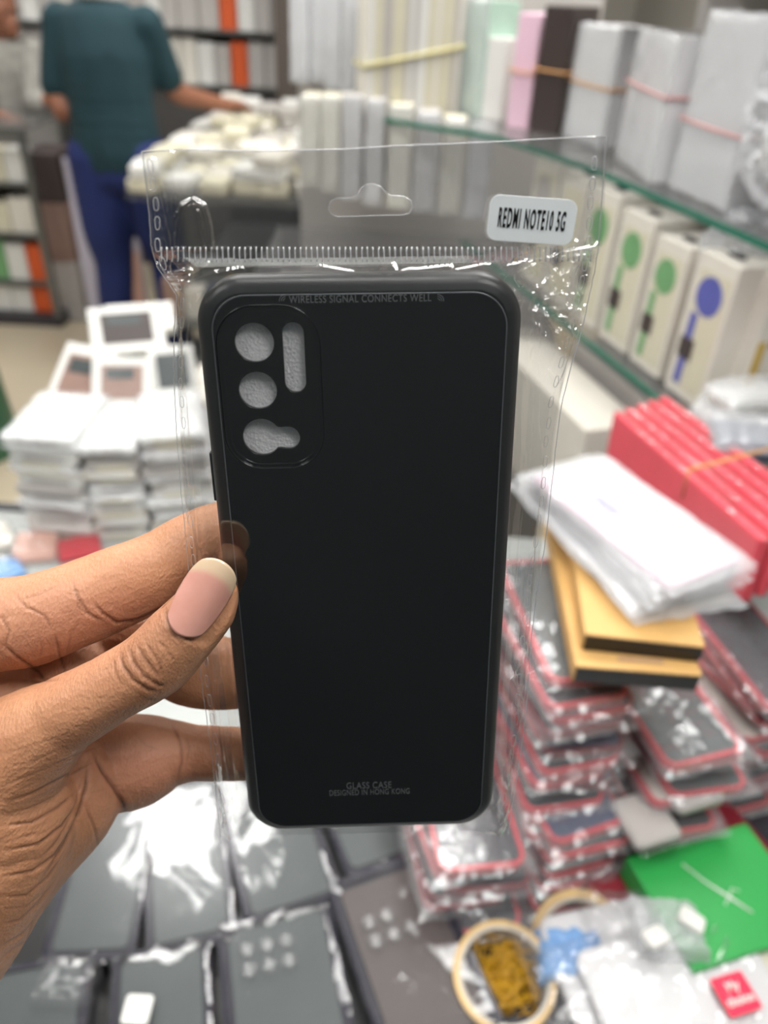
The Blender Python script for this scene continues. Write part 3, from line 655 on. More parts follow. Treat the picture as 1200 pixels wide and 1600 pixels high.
# framed boxes leaning at the back of the stacks
for (a, b, z, h, d, tilt, face, lb) in (
    ((62, 640), (140, 655), .955, .125, .016, -.9, 'brown', 'white framed case box with brown and slate picture leaning on the left stack'),
    ((142, 640), (238, 640), .965, .085, .016, -.7, 'brown', 'white framed case box with a brown picture, standing on the middle stack'),
    ((240, 625), (312, 618), .970, .085, .016, -.6, 'slate', 'white framed case box with dark grey shapes on the right stack'),
    ((145, 555), (262, 545), 1.0, .085, .016, -.8, 'dbrown', 'white framed case box with dark brown window, topmost behind the others'),
    ((168, 520), (275, 512), 1.0, .06, .02, -1.0, 'grey', 'plain pale box lying farthest back on the white stacks')):
    m, yaw, w = edge(a, b, z); t = thing('framed_case_box', lb, 'box', m, yaw, 'framed boxes on the left stacks'); t.rotation_euler = (tilt, 0, yaw)
    obj('box', box(-w/2, w/2, 0, d, 0, h, .002), M['white'], t)
    f = obj('window', box(-w*.34, w*.34, -.001, 0, h*.2, h*.84, .0003), M[face], t)
    obj('print', box(-w*.26, w*.2, -.0016, -.001, h*.58, h*.78), M['slate'], f)
    if lb.startswith('plain'): pass
for (a, b, z, nm, mt, l) in (((8, 885), (78, 878), CZ, 'salmon pink pouch on the counter below the left stack', 'salmon', .07), ((82, 884), (150, 870), CZ, 'bright red pouch on the counter below the left stack', 'red', .05), ((-30, 925), (24, 905), CZ, 'small blue pouch at the left edge beside the salmon pink pouch', 'sky', .05), ((-60, 880), (5, 860), CZ, 'milky clear pouch at the left edge behind the salmon pink pouch', 'white2', .07)):
    m, yaw, w = edge(a, b, z); t = thing('pouch', nm, 'pouch', m+Vector((0, l/2, 0)), yaw, 'small pouches left of the hand')
    obj('card', plate(w, l, .004, 0, .012, .003), M[mt], t); obj('wrapper', pillow(w*1.15, l*1.15, .008, int(a[0]) % 7, .004, 12, 14, .011, 60), M['film'], t)

# ------------------------------------------------------------------ dark clear-lidded case packs in the foreground
def dark_pack(a, b, z, l, label, h=.022, bubbles=0, lift=0, mt='slate', tall=0):
    m, yaw, w = edge(a, b, z); fwd = Vector((-math.sin(yaw), math.cos(yaw), 0)); p = m+fwd*l/2
    t = thing('dark_case_pack', label, 'case pack', (p.x, p.y, z-h), yaw, 'dark framed case packs in the foreground')
    obj('tray', plate(w, l, .009, -tall, h*.8, .003), M['dk'], t)
    obj('panel', plate(w*.82, l*.88, .007, h*.7, h*.88, .0006), M[mt], t)
    obj('rim', frame_bm(w*.985, l*.99, .009, .0045, h*.8, h), M['dk'], t)
    obj('wrapper', pillow(w*1.04, l*1.03, .003, int(abs(a[0])) % 13, .003, 30, 44, h*.9, 11), M['filmd'], t)
    for k in range(bubbles):
        bm = bmesh.new(); bmesh.ops.create_uvsphere(bm, u_segments=16, v_segments=10, radius=.0078, matrix=Matrix.Translation((-w*.26+.017*(k % 3), -l*.1+.017*(k//3)+l*.2, h+.003)) @ Matrix.Diagonal((1, 1, .5, 1)))
        obj('bubble', bm, M['film'], t, True)
    return t
ZT = .845
dark_pack((60, 1505), (208, 1497), ZT, .17, 'dark framed case pack with clear lid, partly behind the wrist')
dark_pack((228, 1498), (372, 1462), ZT, .18, 'dark framed case pack with bright reflection, directly below the fingertips')
dark_pack((385, 1450), (536, 1400), ZT, .17, 'dark framed case pack below the left corner of the held case')
dark_pack((545, 1375), (664, 1330), ZT, .16, 'dark framed case pack peeking out under the bottom edge of the held case')
dark_pack((-70, 1700), (128, 1660), ZT, .085, 'dark framed case pack cut off by the lower left corner')
dark_pack((165, 1690), (335, 1650), ZT, .095, 'dark framed case pack at the bottom with a white tag showing', mt='slate')
dark_pack((355, 1680), (560, 1625), ZT, .120, 'dark framed case pack with bubbles showing under its wrap, bottom centre', bubbles=6)
dark_pack((610, 1680), (792, 1600), ZT+.015, .16, 'thick dark violet case pack with bubbles, beside the tape roll', bubbles=5, mt='dbrown', tall=.04)
for px, py, nm in ((215, 1578, 'white tag on the dark case pack at the bottom'), (105, 1540, 'crumpled clear wrap scrap beside the lower left pack')):
    p = PZ(px, py, ZT+.006); t = obj('paper_tag' if nm[0] == 'w' else 'plastic_scrap', plate(.022, .022, .003, 0, .002, .0006) if nm[0] == 'w' else pillow(.05, .04, .012, 3, .006, 18, 18, 0, 90), M['white'] if nm[0] == 'w' else M['film'])
    t.location = p; tag(t, nm, 'tag' if nm[0] == 'w' else 'plastic wrap')
for k, (a, b, nm) in enumerate((((120, 1480), (300, 1440), 'left'), ((450, 1410), (630, 1350), 'right'))):
    m, yaw, w = edge(a, b, CZ); t = thing('black_tray', 'black tray under the %s foreground case packs' % nm, 'tray', (m.x, m.y-.02, CZ), yaw)
    obj('base', plate(.20, .36, .01, 0, .018, .003), M['black'], t)

# ------------------------------------------------------------------ pile of red rimmed cases in clear bags
def red_case(m, yaw, z, w, l, label, inner, seed, rimc='red', tilt=(0, 0)):
    fwd = Vector((-math.sin(yaw), math.cos(yaw), 0)); rt = Vector((math.cos(yaw), math.sin(yaw), 0)); p = m+fwd*l/2+rt*w/2
    t = thing('bagged_case', label, 'phone case', (p.x, p.y, z), yaw, 'red rimmed cases in the pile'); t.rotation_euler = (tilt[0], tilt[1], yaw)
    obj('rim', frame_bm(w, l, .012, .0035, 0, .0085), M[rimc], t); obj('back_plate', plate(w-.007, l-.007, .009, .001, .0078, .0008), M[inner], t)
    obj('bag', pillow(w*1.22, l*1.12, .005, seed, .006, 20, 26, .0068, 36), M['filmp'], t)
rs = random.Random(21)
COLS = [((868, 1120), 1.083, (.150, .436), .2, 18, 'tall pile behind the held case', .012),
        ((1010, 1180), 1.0, (.262, .440), .25, 15, 'right pile behind the green box', .02),
        ((690, 1430), .93, (.068, .372), .2, 9, 'low pile next to the tape roll', .012),
        ((860, 1330), .93, (.172, .395), .28, 8, 'low middle pile beside the green box', .012),
        ((1130, 1100), 1.0, (.375, .50), .3, 13, 'far right pile', .02)]
for ci, (_, zt, (x, y), yaw, n, nm, jj) in enumerate(COLS):
    st_ = (zt-CZ)/n
    for k in range(n):
        f = 1-k/n
        red_case(Vector((x-.012*f+rs.uniform(-jj, jj)*.7, y-.02*f+rs.uniform(-jj, jj), 0)), yaw+rs.uniform(-.12, .12), CZ+k*st_, .078, .155, 'bagged phone case, %s from the top of the %s' % (NUM[n-1-k], nm), rs.choice(['navy', 'char', 'char', 'slate', 'white2']), k+ci*30, rs.choice(['red', 'red', 'red', 'red', 'dred']), (rs.uniform(-.03, .03), rs.uniform(-.04, .04)))

# kraft boxes on top of the pile
def kraft(a, b, z, l, h, label):
    m, yaw, w = edge(a, b, z); fwd = Vector((-math.sin(yaw), math.cos(yaw), 0)); p = m+fwd*l/2
    t = thing('kraft_box', label, 'box', (p.x, p.y, z-h), yaw+.03)
    obj('lid', plate(w, l, .002, 0, h, .0006), M['kraft'], t)
    obj('end_panel', box(-w/2+.001, w/2-.001, -l/2-.0006, -l/2+.0002, .0005, h-.0015), M['black'], t, label='black end of the box')
    tm = obj('printed_mark', box(-w*.15, w*.22, -l/2+.010, -l/2+.013, h, h+.0002), M['brown'], t) if 'lower' in label else None
kraft((908, 988), (1097, 1012), 1.122, .20, .017, 'brown kraft box with black end, upper of two under the white pouches')
kraft((893, 1038), (1092, 1057), 1.104, .22, .018, 'brown kraft box with black end, lower of two on the case pile')

# white pouches on the kraft boxes
rs = random.Random(3)
WP = [((985, 965), (1165, 950), 1.128, .20, 'white2'), ((975, 950), (1165, 925), 1.137, .20, 'pile'), ((1000, 935), (1180, 915), 1.146, .20, 'pile'), ((1010, 920), (1188, 905), 1.155, .19, 'pile'), ((1030, 912), (1192, 895), 1.163, .19, 'pink')]
for k, (a, b, z, l, mt) in enumerate(WP):
    m, yaw, w = edge(a, b, z-.004); yaw += .10+.1*k*.5; fwd = Vector((-math.sin(yaw), math.cos(yaw), 0)); p = m+fwd*l/2
    t = thing('white_pouch', 'white bagged case, %s of the pouches on the kraft boxes' % NUM[len(WP)-1-k], 'pouch', (p.x, p.y, z-.009), yaw, 'white pouches on the kraft boxes')
    obj('card', plate(w*.9, l*.95, .008, 0, .0075, .002), M[mt], t); obj('wrapper', pillow(w*1.05, l*1.05, .006, k+50, .006, 26, 40, .0058, 30), M['filmw'], t)
    if k == 4: obj('blue_print', plate(.012, .03, .002, .0076, .0079, .0001, -.01, .02), M['blue'], t)

# ------------------------------------------------------------------ glass shelving on the right
SO = Vector((.398, 1.038, 0)); SE = Vector((-.306, .952, 0)).normalized(); SN = Vector((SE.y, -SE.x, 0))
def SP(px, py, w):
    """point of a pixel on the upright plane w behind the shelf front, as (along, height)"""
    d = ray(px, py); t = ((SO-CO).dot(SN)+w)/d.dot(SN); p = CO+d*t; return (p-SO).dot(SE), p.z
def SQ(s, w, z): p = SO+SE*s+SN*w; return Vector((p.x, p.y, z))
def strip(pts, dep, z0, z1):
    """shelf board: front edge polyline pts, pushed back by dep"""
    bm = bmesh.new(); 
    fr = [Vector((p[0], p[1])) for p in pts]; bk = [Vector((p[0]+dep*SN.x, p[1]+dep*(abs(SN.y)+.35))) for p in pts]
    lo = [bm.verts.new((*p, z0)) for p in fr+bk[::-1]]; hi = [bm.verts.new((*p, z1)) for p in fr+bk[::-1]]
    n = len(lo); bm.faces.new(lo[::-1]); bm.faces.new(hi)
    for i in range(n): bm.faces.new((lo[i], lo[(i+1) % n], hi[(i+1) % n], hi[i]))
    return bm
edgeP = [(.447, .885), (.398, 1.038), (.306, 1.325), (.177, 1.579), (-.042, 1.73)]
t = thing('glass_shelf', 'upper glass shelf with green edge carrying the white case bundles', 'shelf', (0, 0, 0))
obj('pane', strip(edgeP, .22, 1.302, 1.309), M['glass'], t)
bm = bmesh.new()
for a, b in zip(edgeP[:-1], edgeP[1:]):
    a3, b3 = Vector((a[0], a[1], 1.3055)), Vector((b[0], b[1], 1.3055)); d = (b3-a3); nrm = Vector((-d.y, d.x, 0)).normalized()*.0015; u = Vector((0, 0, .0045))
    vs = [bm.verts.new(p) for p in (a3-nrm-u, b3-nrm-u, b3-nrm+u, a3-nrm+u, a3+nrm-u, b3+nrm-u, b3+nrm+u, a3+nrm+u)]
    for f in ((0, 1, 2, 3), (5, 4, 7, 6), (0, 4, 5, 1), (3, 2, 6, 7), (0, 3, 7, 4), (1, 5, 6, 2)): bm.faces.new([vs[i] for i in f])
obj('green_edge', bm, M['edgeg'], t)
s2a, z2 = SP(903, 537, -.04); s2b, _ = SP(1100, 640, -.04)
t = thing('glass_shelf', 'lower glass shelf with green edge under the tall printed boxes', 'shelf', (0, 0, 0))
SZ2 = 1.075
p0, p1 = SQ(-.25, -.03, 0), SQ(.75, -.03, 0)
obj('pane', strip([(p0.x, p0.y), (p1.x, p1.y)], .25, SZ2-.008, SZ2), M['glass'], t)
bm = bmesh.new(); a3, b3 = p0+Vector((0, 0, SZ2-.004)), p1+Vector((0, 0, SZ2-.004)); nrm = SN*.0015; u = Vector((0, 0, .0045))
vs = [bm.verts.new(p) for p in (a3-nrm-u, b3-nrm-u, b3-nrm+u, a3-nrm+u, a3+nrm-u, b3+nrm-u, b3+nrm+u, a3+nrm+u)]
for f in ((0, 1, 2, 3), (5, 4, 7, 6), (0, 4, 5, 1), (3, 2, 6, 7), (0, 3, 7, 4), (1, 5, 6, 2)): bm.faces.new([vs[i] for i in f])
obj('green_edge', bm, M['edgeg'], t)
# carcass: back panel and uprights of the shelving
rotS = math.atan2(SE.y, SE.x)
def sbox(s0, s1, w0, w1, z0, z1, bev=0):
    bm = bmesh.new(); bx(bm, s0, s1, w0, w1, z0, z1, bev)
    for v in bm.verts: v.co = SQ(v.co.x, v.co.y, v.co.z)
    return bm
t = thing('shelf_unit', 'pale grey shelving carcass behind the white bundles on the right', 'shelving', (0, 0, 0))
obj('back_panel', sbox(-.4, .50, .26, .28, 0, 1.75), M['grey'], t); obj('top_board', sbox(-.4, .50, 0.02, .26, 1.60, 1.625), M['metal'], t)
t = thing('shelf_unit', 'corner shelving carcass behind the upright white cards', 'shelving', (0, 0, 0))
bm = box(-.25, .42, 2.02, 2.05, 0, 1.85); obj('back_panel', bm, M['grey'], t)
# upper shelf bundles
def bundle(pa, pb, z, ptop, dep, mt, label, cat, band=None, bandh=.55, side=None, wrap=True, name='case_bundle', grp='bundles on the upper glass shelf'):
    m, yaw, w = edge(pa, pb, z)
    # height: where the top pixel meets the upright front plane
    nrm = Vector((math.sin(yaw), -math.cos(yaw), 0)); d = ray(*ptop); tt = (m-CO).dot(nrm)/d.dot(nrm); h = (CO+d*tt).z-z
    t = thing(name, label, cat, m, yaw, grp)
    obj('stack', box(-w/2, w/2, 0, dep, 0, h, .002), M[mt], t)
    if wrap:
        bm = pillow(w*1.05, h*1.02, .006, int(pa[0]) % 17, .005, 18, 40, 0, 14)
        for v in bm.verts: v.co = Vector((v.co.x, -v.co.z-.0005, v.co.y+h/2))
        obj('wrapper', bm, M['filmw'], t)
    if band:
        bm = bmesh.new(); zz = h*bandh; g_ = .003
        tube(bm, [(-w/2-g_, -.007, zz), (0, -.009, zz-.002), (w/2+g_, -.007, zz-.003), (w/2+g_, dep+.002, zz), (-w/2-g_, dep+.002, zz)], .0022, 6, True)
        obj('rubber_band', bm, M[band], t, True)
    return t, w, h
U = 1.309
bundle((1046, 292), (1132, 330), U, (1100, 15), .10, 'pile', 'tall white wrapped bundle with pink band, nearest of the bundles on the upper shelf', 'bundle', 'pband', .42)
bundle((962, 246), (1014, 286), U, (1010, 45), .12, 'pile', 'white wrapped bundle with pink band, second from the right on the upper shelf', 'bundle', 'pband', .62)
bundle((880, 212), (938, 233), U, (948, 40), .09, 'pile', 'white wrapped bundle with orange band, right beside the dark brown bundle', 'bundle', 'band', .52)
bundle((826, 205), (868, 212), U, (860, 8), .10, 'dbrown', 'dark brown bundle with orange band beside the pink bundle', 'bundle', 'band', .52, wrap=False)
bundle((790, 198), (823, 203), U, (815, 20), .08, 'pink', 'pink bundle with orange band beside the dark brown bundle', 'bundle', 'band', .52, wrap=False)
bundle((750, 186), (782, 190), U, (790, 60), .06, 'white', 'narrow pale blue white bundle left of the pink bundle', 'bundle', None, wrap=False)
bundle((715, 178), (748, 186), U, (760, 0), .08, 'paleg', 'pale green glassy pack at the right of the upright cards', 'bundle', None, wrap=True)
# upright cards: individual cards in a row
m, yaw, w = edge((568, 178), (712, 180), U)
rs = random.Random(5); nC = 22
for k in range(nC):
    x = -w/2+(k+.5)*w/nC; p = m+Vector((math.cos(yaw)*x, math.sin(yaw)*x, 0))
    o = obj('upright_card', box(-w/nC*.42, w/nC*.42, 0, .09, 0, .235+rs.uniform(-.003, .003), .0008), M[rs.choice(['white', 'cream', 'white2', 'grey'])])
    o.location = p; o.rotation_euler = (0, 0, yaw)
    tag(o, 'thin pale card box, %s from the left in the yellow banded row' % (NUM[k] if k < 20 and k else ['leftmost', 'twenty-first', 'last'][0 if k == 0 else 1 if k == 20 else 2]), 'card box', 'upright pale cards on the upper shelf')
bm = bmesh.new(); tube(bm, [(-w/2-.004, -.004, .085), (w/2+.004, -.004, .125), (w/2+.004, .094, .125), (-w/2-.004, .094, .085)], .004, 6, True)
o = obj('rubber_band', bm, M['yband'], None, True); o.location = m; o.rotation_euler = (0, 0, yaw); tag(o, 'pale yellow band around the upright row of pale cards', 'rubber band')
# crumpled clear plastic at the right of the shelf
for k, (px, py, z, w_, l_, nm) in enumerate(((1240, 300, 1.33, .10, .16, 'crumpled clear plastic bags heaped at the right end of the upper shelf'), (1240, 200, 1.42, .09, .14, 'crumpled clear plastic bag on top of the heap at the right edge'), (1160, 395, 1.262, .08, .1, 'crumpled clear wrap hanging below the upper shelf'))):
    bm = bmesh.new(); bmesh.ops.create_icosphere(bm, subdivisions=5, radius=1)
    for v in bm.verts:
        n_ = v.co.copy(); r = 1+.35*noise.noise(n_*1.6+Vector((k, 0, 0)))+.22*(1-abs(noise.noise(n_*4))*2)+.08*(1-abs(noise.noise(n_*9))*2)
        v.co = Vector((n_.x*w_*.5*r, n_.y*.05*r, n_.z*l_*.5*r))
    t = obj('plastic_heap', bm, M['filmw'], None, False); p = PZ(px, py, z); t.location = p
    tag(t, nm, 'plastic bags'); inner = obj('contents', box(-w_*.3, w_*.3, -.02, .02, -l_*.35, l_*.3, .01), M['white'], t)
# tall printed boxes on the lower shelf
BW = 0.0
def print_box(pl, pr, ptop, label, col, w0=.0):
    d = ray(*pl); t_ = ((SO-CO).dot(SN)+w0)/d.dot(SN); A = CO+d*t_
    sa, za = SP(*pl, w0); sb, zb = SP(*pr, w0); stp, zt = SP(*ptop, w0)
    w = abs(sa-sb); z = SZ2; h = zt-z
    t = thing('printed_box', label, 'box', SQ((sa+sb)/2, w0, z), math.atan2(-SE.y, -SE.x), 'tall printed boxes on the lower shelf')
    obj('carton', box(-w/2+.002, w/2-.002, 0, .10, 0, h, .0015), M['white2'], t)
    obj('window', box(-w*.34, w*.40, -.0006, 0, h*.06, h*.90, .0002), M['cream'], t)
    bm = cyl(bmesh.new(), w*.30, w*.30, .0006, .0012, 32)
    for v in bm.verts: v.co = Vector((v.co.x, -v.co.z, v.co.y+h*.74))
    obj('printed_circle', bm, M[col], t)
    obj('printed_stripe', box(-w*.30, -w*.12, -.0010, -.0006, h*.08, h*.60, .0002), M[col], t)
    obj('code_patch', box(-w*.36, -w*.02, -.0016, -.0012, h*.27, h*.42, .0001), M['dbrown'], t)
    obj('hang_tab', box(-w*.15, w*.15, .02, .03, h, h+.004, .001), M['char'], t)
    return t
print_box((1036, 600), (1092, 640), (1160, 420), 'white box with blue print and dark patch, nearest of the printed boxes', 'blue')
print_box((985, 545), (1030, 582), (1060, 380), 'white box with green print, between the blue printed box and the farther green one', 'lgreen')
print_box((938, 500), (980, 540), (1010, 340), 'white box with green print, third from the right, beside the edge of the clear bag', 'lgreen')
print_box((893, 462), (932, 496), (965, 305), 'white box with pale print seen through the right side of the clear bag', 'lgreen')
print_box((853, 432), (889, 460), (925, 285), 'white box seen through the clear bag below the sticker', 'cream')
print_box((815, 405), (849, 430), (885, 260), 'pale box standing farthest in on the lower shelf', 'grey')
# items at the right edge
m, yaw, w = edge((1152, 624), (1306, 608), 1.10); 
t = thing('windowed_box', 'white box with large black window at the right edge', 'box', m, yaw)
obj('carton', box(-w/2, w/2, 0, .05, -.03, .165, .002), M['white2'], t); obj('window', box(-w*.36, w/2-.004, -.001, 0, .07, .155, .0003), M['black'], t); obj('side_print', box(-w/2+.004, -w*.40, -.001, 0, 0, .08), M['gold'], t)
for k, (a, b, z, l, mt, nm) in enumerate((((1130, 640), (1290, 620), 1.13, .05, 'white', 'crumpled clear pouch in front of the black windowed box'), ((1120, 700), (1290, 720), 1.12, .07, 'navy', 'blue grey bagged case at the right edge below the windowed box'), ((1090, 655), (1260, 700), 1.10, .06, 'grey', 'clear bag of grey cases above the red bundle'))):
    m, yaw, w = edge(a, b, z); t = thing('pouch', nm, 'pouch', m+Vector((0, l/2, 0)), yaw, 'pouches at the right edge')
    obj('card', plate(w*.9, l, .004, -.012, .004, .002), M[mt], t); obj('wrapper', pillow(w, l*1.3, .012, k+80, .007, 24, 16, .003, 50), M['filmw'], t)
M['bred'] = mat('coral_red_plastic', (226, 84, 98), .3, var=.12)
# red case bundle along the shelf
A, B = PZ(985, 655, 1.075), PZ(1225, 860, 1.11); d = (B-A); L0 = d.length; dn = d.normalized(); sd_ = Vector((-dn.y, dn.x, 0)).normalized()
if sd_.x > 0: sd_ = -sd_
for k in range(5):
    t = thing('red_case_pack', 'red case standing on its long edge, %s from the front of the banded red bundle' % (['nearest', 'second', 'third', 'fourth', 'farthest'][k]), 'phone case', (0, 0, 0), 0, 'red cases in the banded bundle')
    o0 = A+sd_*(.026-.0150*k)+Vector((0.008, 0.0, -.064+.005*k)); X_ = dn; Z_ = X_.cross(sd_).normalized(); Z_ = Z_ if Z_.z > 0 else -Z_; Y_ = Z_.cross(X_)
    t.matrix_world = Matrix.Translation(o0) @ Matrix((X_, Y_, Z_)).transposed().to_4x4()
    obj('case', box(0, L0, -.0062, .0062, 0, .075, .004), M['bred'], t)
    bm = pillow(L0*1.04, .0125, .002, k, .003, 40, 6, 0, 40)
    for v in bm.verts: v.co += Vector((L0/2, 0, .0755))
    obj('wrapper', bm, M['film'], t)
    last = t
# the rubber band over them
bm = bmesh.new(); P0 = A+dn*(L0*.66); tube(bm, [P0+sd_*.045+Z_*.0, P0+sd_*.045+Z_*.034, P0-sd_*.052+Z_*.056, P0-sd_*.052-Z_*.02], .0018, 6)
o = obj('rubber_band', bm, M['band'], None, True); tag(o, 'orange rubber band around the bundle of red cases', 'rubber band')
# support below the red bundle
s_ = thing('storage_box', 'pale grey storage box below the lower glass shelf', 'box', (0, 0, 0)); obj('body', sbox(-.05, .30, .02, .24, CZ, 1.02, .004), M['grey'], s_)
s_ = thing('storage_box', 'pale grey box standing left of the red bundle, seen beside the bag', 'box', (0, 0, 0)); obj('body', sbox(.02, .42, -.10, .0, CZ, 1.0, .004), M['white2'], s_)

# ------------------------------------------------------------------ lower right: green box, tape rolls, pouches
m, yaw, w = edge((1085, 1520), (1290, 1450), .89)
t = thing('green_box', 'bright green box with white ribbon emblem in the lower right', 'box', m+Vector((-math.sin(yaw), math.cos(yaw), 0))*.0525, yaw)
gl_ = .105; obj('body', box(-w/2, w/2, -gl_/2, gl_/2, -.03, 0, .0015), M['green'], t)
bm = bmesh.new(); tube(bm, [(-.02, .04, .0006), (-.005, .01, .0006), (.012, -.015, .0006), (.028, -.04, .0006)], [.0014, .0012, .002, .0012], 6); tube(bm, [(.012, -.015, .0006), (.022, -.006, .0006), (.03, -.012, .0006)], .0008, 5); tube(bm, [(.012, -.015, .0006), (.0, -.022, .0006)], .0008, 5)
for v in bm.verts: v.co = Vector((v.co.x*.7-.006, v.co.y*.7+.004, v.co.z*.3+.0002))
obj('emblem', bm, M['white'], t, True)
m2, yaw2, w2 = edge((985, 1480), (1230, 1350), .858)
t = thing('red_box', 'dark red box underneath the green box', 'box', m2+Vector((-math.sin(yaw2), math.cos(yaw2), 0))*.05, yaw2); obj('body', box(-w2/2, w2/2, -.06, .075, -.04, -.0, .002), M['dred'], t)
def roll(px, py, z, R, ri, h, label, tilt=(0, 0)):
    p = PZ(px, py, z); t = thing('tape_roll', label, 'tape roll', (p.x, p.y, z-h)); t.rotation_euler = (tilt[0], tilt[1], 0)
    obj('tape', lathe([(R, 0), (R, h), (ri+.003, h), (ri+.003, 0)]), M['tape'], t, False)
    obj('core', lathe([(ri+.003, .0004), (ri+.003, h-.0005), (ri, h-.0005), (ri, .0004)]), M['tapein'], t, False)
    return p
p = roll(788, 1512, .865, .0435, .036, .045, 'beige tape roll filled with yellow rubber bands', (.12, 0))
rs = random.Random(9)
for k in range(90):
    a = rs.uniform(0, 6.28); rr0 = rs.uniform(.0, .026); c = Vector((p.x+rr0*math.cos(a), p.y+rr0*math.sin(a)-.001, .846+rs.uniform(-.014, .010)))
    ra, rb = rs.uniform(.010, .02), rs.uniform(.006, .016); ph = rs.uniform(0, 3.1); tx, ty = rs.uniform(-.6, .6), rs.uniform(-.6, .6); E_ = Matrix.Rotation(tx, 3, 'X') @ Matrix.Rotation(ty, 3, 'Y') @ Matrix.Rotation(ph, 3, 'Z')
    bm = bmesh.new(); pts = []
    for i in range(20):
        q = 2*math.pi*i/20; v = E_ @ Vector((ra*math.cos(q), rb*math.sin(q)*(1+.3*math.cos(2*q)), .002*math.sin(3*q))); v.z *= .6
        w_ = Vector((c.x+v.x-p.x, c.y+v.y-p.y, 0)); 
        if w_.length > .034: s_ = .034/w_.length; v.x, v.y = (p.x+w_.x*s_)-c.x, (p.y+w_.y*s_)-c.y
        pts.append(v)
    tube(bm, pts, .0008, 5, True)
    o = obj('rubber_band', bm, M['rub'], None, True); o.location = c; tag(o, 'yellow rubber band in the tangle inside the tape roll', 'rubber band', 'yellow rubber bands inside the tape roll')
roll(918, 1445, .85, .044, .034, .03, 'dull beige tape roll behind the blue plastic', (.5, -.3))
for k, (px, py, z, w_, l_, h_, mt, nm, ct) in enumerate(((895, 1490, .868, .06, .045, .03, 'sky', 'blue plastic bag scrap right of the tape roll', 'plastic bag'),)):
    bm = pillow(w_, l_, h_*.5, 5, .008, 26, 22, 0, 60); o = obj('plastic_bag', bm, M['sky'], None, False); o.location = PZ(px, py, z); o.location.z -= .01; tag(o, nm, ct)
m, yaw, w = edge((930, 1680), (1255, 1590), .885)
for k, (dx, dy, dz, mt, nm) in enumerate(((0, .0, .0, 'pile', 'white case in a shiny clear bag with a red square label, bottom right'), (-.025, .032, -.012, 'pile', 'white case in a clear bag tucked under the red labelled one'))):
    t = thing('white_pouch', nm, 'pouch', m+Vector((dx, .035+dy, dz)), yaw, 'white bagged cases in the lower right')
    obj('case', plate(w*.86, .105, .012, -.008, 0, .002), M[mt], t); obj('bag', pillow(w*1.15, .125, .005, k+33, .0055, 44, 34, -.002, 40), M['film'], t)
    if k == 0:
        q = PZ(1146, 1558, .8862); lq = Matrix.Rotation(-yaw, 3, 'Z') @ (q-t.location); mr, yr, wr = edge((1135, 1588), (1184, 1572), .886)
        lb = obj('red_label', plate(wr, wr*.98, .001, 0, .0008, .0002), mat('label_red', (236, 30, 72), .4), t); lb.location = (lq.x, lq.y, .0075); lb.rotation_euler.z = yr-yaw
        for s, yy in (('My', wr*.18), ('choice', -wr*.17)):
            me = text_me(s, wr*.32, .0001, bold=.0002); tx_ = obj('lettering', me, M['white'], lb); tx_.location = (0, yy, .0011)
for k, (px, py, z, nm) in enumerate(((960, 1440, .872, 'crumpled clear bag between the tape roll and green box'), (1040, 1455, .89, 'small clear wrapped white packet at the foot of the green box'))):
    t = obj('plastic_bag', pillow(.06, .05, .014, k+7, .008, 24, 22, 0, 70), M['filmw'] if k else M['film'], None, False); t.location = PZ(px, py, z); tag(t, nm, 'plastic bag')
for k, (px, py) in enumerate(((1022, 1468), (1078, 1440))):
    t = obj('white_clip', plate(.022, .016, .004, 0, .006, .0015), M['white']); t.location = PZ(px, py, .905); t.rotation_euler = (0, .2, .5-k); tag(t, ['white plastic plug left of the white square clip', 'white square plastic clip in front of the green box'][k], 'clip')
m, yaw, w = edge((1165, 1700), (1330, 1600), .88); t = thing('cream_box', 'cream ribbed box at the lower right corner', 'box', m, yaw+.2); obj('body', box(-w/2, w/2, 0, .10, -.03, 0, .002), M['cream'], t)
o = obj('counter_tray', plate(.46, .3, .01, 0, .035, .004), M['char']); o.location = (.27, .36, CZ); tag(o, 'dark tray under the tape roll and the white pouches', 'tray')
for k, (px, py, z, nm) in enumerate(((1010, 1270, .93, 'grey adapter block lying above the red box'), (1075, 1215, .95, 'grey adapter block nearer the red cases'))):
    m, yaw, w = edge((px-35, py+15), (px+35, py-5), z); t = obj('adapter', plate(w, .05, .006, -.012, .0, .003), M['grey']); t.location = m; t.rotation_euler.z = yaw; tag(t, nm, 'adapter')

# ------------------------------------------------------------------ back of the shop
# long back counter with heaps of cream packets
t = thing('back_counter', 'long back counter heaped with pale packets', 'counter', (0, 0, 0))
obj('counter_top', box(-.93, .1, 2.72, 4.4, .88, .90), M['glass'], t); obj('cabinet', box(-.91, .08, 2.76, 4.35, 0, .1), M['metal'], t); obj('rear_panel', box(-.91, .08, 4.3, 4.35, .1, .88), M['dwall'], t)
rs = random.Random(31); k = 0
for j in range(11):
    for i in range(9):
        x, y = -.85+i*.105+rs.uniform(-.02, .02), 2.82+j*.14+rs.uniform(-.03, .03); st2 = rs.choice([1, 1, 2, 2, 3])
        for q in range(st2):
            h = rs.uniform(.03, .05); z = .90+q*.045; o = obj('packet', plate(.095, .13, .008, 0, .042, .006), M[rs.choice(['cream', 'white', 'cream', 'white2', 'grey'])]); o.location = (x, y, z+.001); o.rotation_euler.z = rs.uniform(-.3, .3)
            tag(o, 'pale packet in the heap on the back counter beside the standing man', 'packet', 'pale packets heaped on the back counter'); k += 1
rs = random.Random(32)
